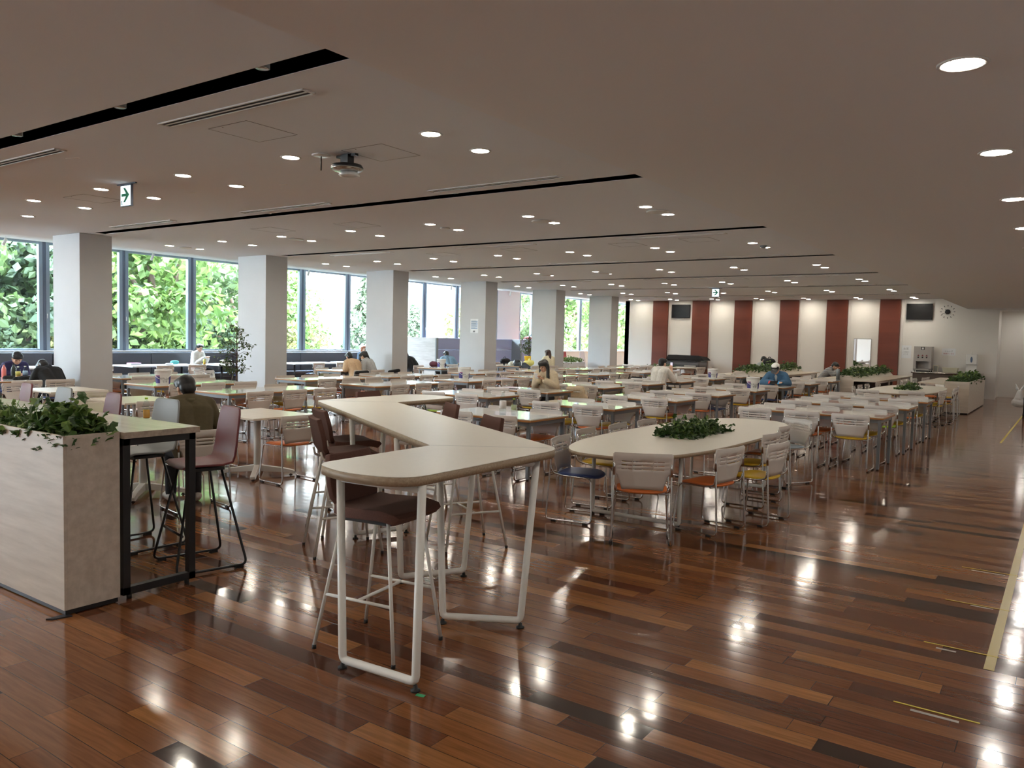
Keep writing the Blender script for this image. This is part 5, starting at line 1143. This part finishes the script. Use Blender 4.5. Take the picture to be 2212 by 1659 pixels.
# potted trees
def ficus(x, y, h, label, seed, pot, z0=0, spread=.38):
    r = thing('potted_tree', label, 'plant', (x, y, z0)); rnd = random.Random(seed)
    MB().lathe([(.13, 0), (.17, .3), (.18, .32), (.16, .32), (.15, .29), (0, .28)], 20).build('pot', pot, r)
    t = MB(); lf = MB(); tips = []
    t.tube([(0, 0, .28), (.02, 0, h*.45), (-.01, .02, h*.7), (0, 0, h*.93)], .014, 8, rr=[.02, .016, .012, .006]); t.tube([(.01, 0, .3), (-.05, .03, h*.45), (-.1, .08, h*.62)], .01, 7, rr=[.015, .011, .006])
    for i in range(44):
        z = h*rnd.uniform(.42, .98); a = rnd.uniform(0, 2*PI); l = spread*rnd.uniform(.45, 1.1)*(1.15-.6*abs(z/h-.68)/.3); p = Vector((0, 0, z-.08)); q = p+Vector((math.cos(a)*l, math.sin(a)*l, rnd.uniform(-.05, .16)))
        mid = p.lerp(q, .5)+Vector((0, 0, .05)); t.tube([p, mid, q], .004, 5, rr=[.006, .004, .002])
        for j in range(13):
            c = p.lerp(q, rnd.uniform(.3, 1.05))+Vector((rnd.gauss(0, .035), rnd.gauss(0, .035), rnd.gauss(-.01, .03))); s = rnd.uniform(.03, .05)
            qm = Matrix.Rotation(rnd.uniform(0, 2*PI), 3, 'Z') @ Matrix.Rotation(rnd.gauss(-.6, .5), 3, 'X') @ Matrix.Rotation(rnd.gauss(0, .5), 3, 'Y')
            pts = [(0, 0, 0), (.42, .45, .07), (.36, .9, .06), (0, 1.5, -.1), (-.36, .9, .06), (-.42, .45, .07), (0, .7, -.03)]
            lf.add([c+qm @ (Vector(v)*s) for v in pts], [(0, 1, 6), (1, 2, 6), (2, 3, 6), (3, 4, 6), (4, 5, 6), (5, 0, 6)])
    t.build('stem', BARK, r); lf.build('foliage', FICL, r); return r
ficus(-14.42, 10.38, 1.86, 'potted ficus tree left of second pillar', 3, mat('grey_pot', (.25, .25, .25), .6))
YP = mat('yellow_pot', (.75, .42, .02), .45)
st = thing('plant_stand', 'white round stand under the yellow plant pot', 'stand', (-16.3, 24.25, 0)); MB().lathe([(.16, 0), (.16, .02), (.05, .05), (.05, .68), (.15, .70), (.15, .72)], 18).build('stand', WHITEP, st)
ficus(-16.3, 24.25, 1.08, 'small potted tree in yellow pot left of fifth pillar', 4, YP, .72, .40)
# notice on the fourth pillar
nt_ = thing('notice', 'printed notice on the fourth pillar', 'notice', (-15.27, 19.625, 1.81)); MB().box(-.155, .155, 0, .004, 0, .44).build('sheet', PAPER, nt_)
tl = MB(); bb = MB(); BLT = mat('notice_blue', (.45, .56, .72), .6)
for z, h in ((.335, .045), (.255, .06), (.195, .045), (.125, .05)): bb.box(-.125, .125, -.0005, .0, z-.0, z+h)
for z in (.40, .372, .36, .348, .33, .30, .29, .28, .265, .23, .22, .205, .165, .155, .14): tl.box(-.12, .12-random.uniform(0, .09), -.0012, -.0006, z, z+.0035)
bb.build('text_block', BLT, nt_); tl.build('text_lines', INK, nt_); mk = MB()
for x in (-.03, .015): mk.lathe([(.012, 0), (.012, .03), (0, .035)], 8, c=(x, -.001, .035)); mk.ball((x, -.001, .078), .009, .002, .009, 8)
mk.build('pictograms', INK, nt_)
# ------------------------------------------------------------------ far wall things
def screen(name, label, x0, x1, z0, z1):
    r = thing(name, label, 'television', ((x0+x1)/2, YF, z0), group='black wall televisions'); w_ = (x1-x0)/2; h = z1-z0
    MB().box(-w_, w_, -.07, -.01, 0, h).build('bezel', BLACKST, r, bevel=.004); MB().box(-w_+.02, w_-.02, -.072, -.0701, .02, h-.02).build('screen', TVB, r)
    MB().box(-.15, .15, -.012, .0, h*.3, h*.7).build('wall_mount', BLACKST, r)
screen('television', 'left black television between first and second red-brown panels', -13.87, -13.06, 2.69, 3.25)
screen('television', 'right black television beside the wall clock', -4.89, -4.06, 2.68, 3.25)
ck = thing('wall_clock', 'numberless wall clock of black ticks and round black centre', 'clock', (-3.6, YF-.01, 2.96)); tk = MB()
for i in range(12):
    a = i*PI/6; d = Vector((math.sin(a), 0, math.cos(a))); tk.obox(d*.21, d, (0, 1, 0), d.cross(Vector((0, 1, 0))), .025, .006, .009)
tk.build('hour_marks', INK, ck); MB().lathe([(.085, 0), (.085, .02), (0, .022)], 24).build('centre', INK, ck).rotation_euler.x = PI/2
hd = MB()
for a, l, w_ in ((math.radians(245), .19, .006), (math.radians(320), .13, .006)):
    d = Vector((math.sin(a), 0, math.cos(a))); hd.obox(d*l/2+Vector((0, -.02, 0)), d, (0, 1, 0), d.cross(Vector((0, 1, 0))), l/2, .002, w_)
hd.build('hands', INK, ck)
mr = thing('wall_mirror', 'tall frameless mirror between two right-hand red-brown panels', 'mirror', (-6.31, YF, .72)); MB().box(-.3, .3, -.03, 0, 0, 1.25).build('frame', STAIN, mr); MB().box(-.285, .285, -.032, -.0301, .015, 1.235).build('glass', mat('mirror_glass', (.88, .90, .90), .015, metal=1), mr)
def sheet(label, x, z, w_, h, lines, frame=None):
    r = thing('notice', label, 'notice', (x, YF, z)); MB().box(-w_/2, w_/2, -.004, 0, 0, h).build('sheet', PAPER, r)
    for body, s, zz, m in lines: text_mesh('writing', body, s, m, r, (0, -.0046, zz), ext=.0003)
    return r
sheet('wrinkled plastic-covered white notice left of the tea dispenser', -4.85, 1.31, .34, .45, [('お茶', .09, .30, mat('grey_ink', (.3, .3, .32), .6)), ('ご自由に', .055, .2, mat('grey_ink2', (.3, .3, .32), .6)), ('どうぞ', .055, .12, mat('grey_ink3', (.3, .3, .32), .6))])
sheet('small sign with dark and red lines of writing right of the tea dispenser', -3.5, 1.45, .42, .24, [('ショップ', .062, .12, mat('ink_soft', (.12, .12, .14), .6)), ('食器はこちら', .055, .04, mat('ink_red', (.45, .04, .05), .6))])
sc = thing('steel_counter', 'stainless steel service counter below the dispenser', 'counter', (-3.45, 30.85, 0)); MB().box(-1.05, 1.05, -.5, .52, .84, .86).build('counter_top', STAIN, sc, bevel=.004)
MB().tube([(-1.05, -.5, .845), (1.05, -.5, .845)], .028, 10).build('rolled_edge', STAIN, sc); MB().box(-1.0, 1.0, -.46, .5, .02, .84).build('cabinet', mat('counter_brown', (.13, .10, .085), .45), sc)
ds = thing('tea_dispenser', 'grey tea dispenser with three taps rows on the steel counter', 'dispenser', (-4.22, 30.95, .86)); DG = mat('dispenser_grey', (.46, .43, .41), .4)
MB().box(-.28, .28, -.22, .3, .36, .88).build('upper_body', DG, ds, bevel=.006); b = MB(); b.box(-.28, -.2, -.22, .3, .07, .36); b.box(.2, .28, -.22, .3, .07, .36); b.box(-.2, .2, .1, .3, .07, .36); b.box(-.28, .28, -.22, .3, .05, .10); b.build('cup_bay', DG, ds)
f = MB()
for sx_ in (-.24, .24):
    for sy in (-.18, .25): f.lathe([(.02, 0), (.02, .06)], 8, c=(sx_, sy, 0))
f.build('foot', RUBBER, ds); MB().box(-.2, .2, -.2, .1, .005, .045).build('drip_tray', BLACKST, ds)
b = MB()
for x in (-.13, 0, .13): b.lathe([(.024, 0), (.024, .008), (0, .009)], 12, c=(x, 0, 0))
o = b.build('button', INK, ds); o.location = (0, -.22, .50); o.rotation_euler.x = PI/2
b = MB()
for x in (-.13, 0, .13): b.prism([(x-.035, -.03), (x+.035, -.03), (x, .03)], 0, .004)
o = b.build('button_mark', mat('button_red', (.25, .06, .07), .5), ds); o.location = (0, -.22, .57); o.rotation_euler.x = PI/2
b = MB(); b.box(-.055, .055, -.223, -.2205, .76, .86); b.build('badge', INK, ds); b = MB(); b.box(-.03, .03, -.2245, -.2232, .775, .83); b.box(-.012, .012, -.2245, -.2232, .83, .85); b.build('badge_cup', WHITEP, ds)
pf = thing('picture_frame', 'small framed card leaning beside the tea dispenser', 'frame', (-3.82, 30.9, .86)); MB().box(-.08, .08, 0, .02, 0, .24).build('frame', CREAMP, pf); MB().box(-.06, .06, -.002, -.0005, .02, .22).build('card', mat('card_grey', (.32, .32, .28), .6), pf); pf.rotation_euler.x = -.15
ty = thing('tray_tub', 'cream plastic tub on the steel counter', 'tub', (-3.35, 30.75, .86)); tm = MB()
P = [(a, b_, z) for z, k in ((0, .85), (.16, 1), (.175, 1.04), (.175, .96), (.02, .8)) for a, b_ in ((-.24*k, -.16*k), (.24*k, -.16*k), (.24*k, .16*k), (-.24*k, .16*k))]
tm.add(P, [(3, 2, 1, 0)]+[(i*4+j, i*4+(j+1) % 4, i*4+4+(j+1) % 4, i*4+4+j) for i in range(4) for j in range(4)]+[(16, 17, 18, 19)]); tm.build('tub', CREAMP, ty, bevel=.008)
hdy = thing('hand_dispenser', 'white soap dispenser with blue window on its stand', 'dispenser', (-2.75, 30.95, .86)); MB().box(-.17, .17, -.1, .12, .30, .66).build('housing', WHITEP, hdy, bevel=.03, seg=3); MB().box(-.16, .16, .02, .12, .03, .3).build('back_plate', WHITEP, hdy, bevel=.01); MB().box(-.17, .17, -.14, .12, 0, .035).build('drip_base', WHITEP, hdy, bevel=.01)
MB().ball((0, -.1, .47), .035, .014, .1, 14).build('window', mat('blue_window', (.10, .15, .28), .2), hdy); MB().tube([(0, -.1, .64), (.01, -.1, .74)], .012).build('nozzle', WHITEP, hdy)
wb = thing('waste_bin', 'small white bin between second oval table and steel counter', 'bin', (-3.6, 27.6, 0)); MB().lathe([(.13, 0), (.17, .62), (.18, .64), (.15, .66), (0, .66)], 16).build('bin', WHITEP, wb)
pn = thing('grand_piano', 'black grand piano with grey side before the panelled far wall', 'piano', (-12.75, 30.45, 0)); pz = [(-.78, -.7), (.78, -.7), (.80, .2), (.55, .62), (.1, .75), (-.3, .7), (-.78, .45)]
MB().prism(fillet2(pz, .15), .62, .92).build('case', mat('piano_grey', (.09, .09, .10), .35), pn); MB().prism(fillet2([(a*1.02, b_*1.02) for a, b_ in pz], .15), .921, .96).build('lid', mat('piano_black', (.006, .006, .007), .15, coat=.5), pn, bevel=.008)
MB().add([(-.8, -.3, .96), (.8, -.1, .96), (.85, .5, .96), (-.7, .6, .96), (-.75, -.2, 1.16), (.5, .0, 1.16), (.75, .35, 1.1), (-.65, .45, 1.16)], [(3, 2, 1, 0), (4, 5, 6, 7), (0, 1, 5, 4), (1, 2, 6, 5), (2, 3, 7, 6), (3, 0, 4, 7)]).build('cover', cloth('piano_cover', (.008, .008, .009)), pn, bevel=.03)
for p in ((-.6, -.5), (.6, -.5), (.0, .5)): MB().lathe([(.05, 0), (.06, .62)], 12, c=(*p, 0)).build('leg', BLACKST, pn)
MB().box(-.7, .7, -.86, -.7, .66, .72).build('keyboard_shelf', BLACKST, pn)
# ------------------------------------------------------------------ aisle floor marks and trolley
def strip(name, m, pts, w_, label, z=.0012, group=None, cat='tape'):
    a, b = Vector((*pts[0], z)), Vector((*pts[1], z)); u = (b-a).normalized()
    o = MB().obox((a+b)/2, u, (-u.y, u.x, 0), (0, 0, 1), (b-a).length/2, w_/2, .0006).build(name, m); return tag(o, label, cat, group)
strip('floor_tape', mat('yellow_tape_thin', (.40, .31, .06), .35), ((-.27, 4.85), (-.27, 12.2)), .05, 'long broad yellow floor tape along the aisle at right')
strip('floor_tape', YTAPE, ((-.97, 16.9), (-.95, 24.5)), .035, 'far thin yellow floor tape leading to the trolley')
for i, (y, x1) in enumerate([(4.12, -.25), (5.08, -.24), (6.04, -.24), (7.03, -.24)]):
    strip('floor_mark', YTAPE, ((-.61, y), (x1, y)), .012, 'thin yellow queue mark across the planks, %s from the front' % ORD[i], .0022, 'yellow queue marks')
for i, (y, x0, x1) in enumerate([(4.075, -.53, -.33), (5.02, -.54, -.44), (6.01, -.46, -.33), (6.975, -.54, -.32)]):
    strip('tape_residue', GTAPE, ((x0, y), (x1, y)), .022, 'strip of grey tape residue beside the %s yellow queue mark' % ORD[i], .0012, 'grey tape residue')
tr = thing('trolley', 'black-framed trolley with navy and pink load cut by right photo edge', 'trolley', (-.62, 24.2, 0)); m = MB()
for sx_ in (-.3, .3):
    m.tube([(sx_, -.2, .08), (sx_, -.2, .5)], .015); m.tube([(sx_, .25, .08), (sx_, .25, .9)], .015)
m.tube([(-.3, -.2, .12), (.3, -.2, .12), (.3, .25, .12), (-.3, .25, .12)], .014, closed=True); m.tube([(-.3, .25, .9), (.3, .25, .9)], .016); m.build('frame', BLACKST, tr)
for sx_ in (-.3, .3):
    for sy in (-.2, .25): MB().tube([(sx_-.02, sy, .045), (sx_+.02, sy, .045)], .045, 14).build('wheel', RUBBER, tr)
MB().box(-.26, .28, -.18, .22, .14, .5).build('crate', mat('navy_crate', (.02, .03, .07), .6), tr, bevel=.02); MB().box(-.24, .26, -.16, .2, .5, .66).build('bundle', cloth('pink_bundle', (.6, .38, .42)), tr, bevel=.04, seg=3)
pbm = mat('plastic_film', (.72, .73, .72), .25, alpha=.75); soft('plastic_bag', 'white plastic bag hanging from the trolley at right edge', 'bag', -1.05, 24.15, .25, [((-.04, 0, .1), (.07, 0, .08), .12, .11), ((0, 0, .2), (.02, 0, .36), .1, .07), ((-.04, 0, .45), (-.08, 0, .58), .035, .012), ((.06, 0, .45), (.12, 0, .58), .035, .012)], pbm, .014)
# ------------------------------------------------------------------ outside
def tree_mesh(seed, n, cr_, mats_leaf, squash=.85, leaf=.16, kind='round'):
    rnd = random.Random(seed); m = MB(); blobs = []
    for i in range(26 if kind == 'round' else 0):
        a = rnd.uniform(0, 2*PI); zz = rnd.uniform(-1, 1); q = rnd.uniform(.35, .95)*math.sqrt(1-zz*zz*.8)
        blobs.append((Vector((math.cos(a)*q*cr_, math.sin(a)*q*cr_, zz*cr_*squash*1.1)), rnd.uniform(.25, .42)*cr_))
    for i in range(n):
        if kind == 'round':
            c, r_ = blobs[rnd.randrange(len(blobs))]; d = Vector((rnd.gauss(0, 1), rnd.gauss(0, 1), rnd.gauss(.25, 1))).normalized(); p = c+d*r_*rnd.uniform(.75, 1.06)
        else:                       # pine: drooping whorls
            lv = rnd.randrange(11); z = -cr_*1.3+lv*cr_*.26; rad = cr_*(.95-.075*lv)*rnd.random()**.6; a = rnd.randrange(6)*PI/3+lv*.5+rnd.gauss(0, .16); d = Vector((math.cos(a), math.sin(a), .3)); p = Vector((math.cos(a)*rad, math.sin(a)*rad, z+rnd.gauss(0, .10)-rad*.12))
        s = leaf*rnd.uniform(.6, 1.3); nrm = (d+Vector((rnd.gauss(0, .5), rnd.gauss(0, .5), rnd.gauss(.2, .5)))).normalized(); u = nrm.orthogonal().normalized(); u = Quaternion(nrm, rnd.uniform(0, 6.28)) @ u; v = nrm.cross(u)
        m.add([p-u*s*.5, p+v*s*.38-nrm*s*.1, p+u*s*.6, p-v*s*.38-nrm*s*.1], [(0, 1, 2, 3)])
    return m, blobs
PROTO = {}
def tree(kind, x, y, ztop, cr_, label, rotz, m, group):
    key = (kind, m.name)
    if key not in PROTO:
        lm, blobs = tree_mesh(len(PROTO)*7+3, 5200 if kind == 'round' else 4200, 1.0, m, leaf=.105 if kind == 'round' else .10, kind=kind)
        r = thing('tree', label, 'tree'); lm.build('foliage', m, r); t = MB()
        if kind == 'round':
            t.tube([(0, 0, -3.2), (.05, 0, -1.4), (0, .05, -.2)], .1, 8, rr=[.13, .1, .07])
            for c, q in blobs[:12]: t.tube([(0, .03, -1.0+random.uniform(0, .6)), tuple(c*.5+Vector((0, 0, -.15))), tuple(c)], .03, 6, rr=[.05, .03, .012])
        else: t.tube([(0, 0, -3.2), (0, 0, 1.5)], .06, 8, rr=[.1, .02])
        t.build('trunk', BARK, r); PROTO[key] = r
    else: r = dup(PROTO[key], (0, 0, 0), 0, label)
    r['group'] = group; r['label'] = label; r.location = (x, y, ztop-cr_*(.98 if kind == 'round' else 1.5)); r.rotation_euler.z = rotz; r.scale = (cr_,)*3
def outside():
    tag(MB().box(-120, XW-.4, -20, 150, -5.2, -5).build('ground_outside', mat('outside_ground', (.60, .60, .56), .9)), kind='structure')
    rnd = random.Random(77); G = 'trees outside the left windows'
    rows = [(-26.0, [4, 8.3, 11.8, 15.4, 19.2], .9), (-29.5, [6, 10.0, 13.6, 17.4, 21.0], 1.15), (-34, [8, 12.5, 17, 21.5, 25.2], 1.45), (-40, [11, 17, 22.5, 28], 1.9)]
    kinds = [TREEA, TREEB, TREEC, TREED]; seq = [1, 0, 3, 2, 0, 2, 3, 0, 1, 2, 3, 0, 2, 0, 3, 1, 0, 2, 3]; i = 0
    nm = {0: 'mid green', 1: 'yellow-green', 2: 'bright green', 3: 'dark green'}
    for ri, (x, ys, f) in enumerate(rows):
        for j, y in enumerate(ys):
            k = seq[i % len(seq)]; i += 1
            tree('round', x+rnd.uniform(-.8, .8), y+rnd.uniform(-.6, .6), 3.2+f*1.5+rnd.uniform(-.8, .9), 2.2+f*.55+rnd.uniform(-.2, .4), '%s leafy tree outside left windows, %s row back, %s from left' % (nm[k], ORD[ri], ORD[j]), rnd.uniform(0, 6), kinds[k], G)
    # low shrubs fill the foot of the wood
    for j, y in enumerate((7, 9.5, 12, 14.5, 17, 19.6)):
        k = (1, 3, 1, 2, 3, 1)[j]; tree('round', -24.9+rnd.uniform(-.2, .3), y, 1.5+rnd.uniform(-.2, .5), 1.25, '%s shrub right outside the left windows, %s from left' % (nm[k], ORD[j]), rnd.uniform(0, 6), kinds[k], 'shrubs outside the left windows')
    tree('round', -29.5, 24.2, 4.3, 2.1, 'bright green tree half covering left edge of the pale building', 1, TREEC, G)
    tree('round', -30.5, 25.9, 1.6, 1.3, 'low yellow-green shrub at foot of the pale building', 2, TREEB, G)
    tree('pine', -30, 29.6, 4.8, 2.5, 'pine with drooping branches left of third pillar, outside', .4, PINEL, G)
    tree('pine', -33, 36.5, 3.6, 2.0, 'second pine right of third pillar, outside', 1.3, PINEL, G)
    tree('round', -31, 39.5, 3.4, 2.3, 'yellow-green round tree outside between third and fourth pillars', 3, TREEB, G)
    for j, (x, y, z, c, k) in enumerate([(-30, 44.5, 5.5, 2.6, 0), (-36, 54, 6.5, 3.4, 1), (-29, 46, 3.8, 2.1, 2), (-34, 57.5, 7, 3.6, 2), (-33, 62, 7.2, 3.6, 2), (-28, 52.5, 5.2, 2.6, 2), (-36, 68, 8, 4, 0), (-30, 58, 3.2, 2.3, 1), (-31, 64.5, 4, 2.6, 2)]):
        tree('round', x, y, z, c, '%s tree beyond the far right-hand windows, %s counted from left' % (nm[k], ORD[j]), rnd.uniform(0, 6), kinds[k], G)
    PB = mat('building_pale', (.70, .66, .63), .8); WB = mat('building_window', (.22, .30, .36), .15); SB = mat('building_blue_grey', (.35, .42, .52), .7)  # wall, window and blue-grey ledge and joint colours
    b = thing('building', 'pale building with small square windows outside, behind second and third pillars', 'building', (-45, 36.2, 0))
    MB().box(-12, 0, 0, 10.2, -5, 14).build('wall', PB, b)
    for y0, y1, z0, z1 in ((1.5, 3.3, 4.75, 5.5), (3.2, 3.9, 2.35, 2.9)): MB().box(-.1, .02, y0, y1, z0, z1).build('window', WB, b)
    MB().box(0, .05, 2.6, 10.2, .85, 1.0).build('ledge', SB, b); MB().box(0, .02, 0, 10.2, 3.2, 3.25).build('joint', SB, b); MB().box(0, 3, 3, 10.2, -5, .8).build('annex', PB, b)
    b2 = thing('building', 'pale building with tall grey-blue glazing outside, between third and fourth pillars', 'building', (-46, 46.6, 0))
    MB().box(-12, 0, 0, 16, -5, 14).build('wall', PB, b2)
    for k in range(6):
        w_ = MB().box(-.05, .03, .6+k*2.5, 2.9+k*2.5, 3.95, 5.9).build('window', WB, b2); MB().box(.03, .06, 1.7+k*2.5, 1.76+k*2.5, 3.95, 5.9).box(.03, .06, .6+k*2.5, 2.9+k*2.5, 3.9, 3.98).build('window_bar', SILL, w_)
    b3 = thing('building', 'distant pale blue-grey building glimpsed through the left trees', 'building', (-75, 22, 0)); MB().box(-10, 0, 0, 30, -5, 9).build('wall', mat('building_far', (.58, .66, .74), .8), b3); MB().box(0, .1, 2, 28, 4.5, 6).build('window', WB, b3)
    p = thing('exterior_post', 'round white column standing right outside the windows', 'column', (-24, 27.7, -5)); MB().lathe([(.26, 0), (.26, 10)], 24).build('shaft', SILL, p)
outside()
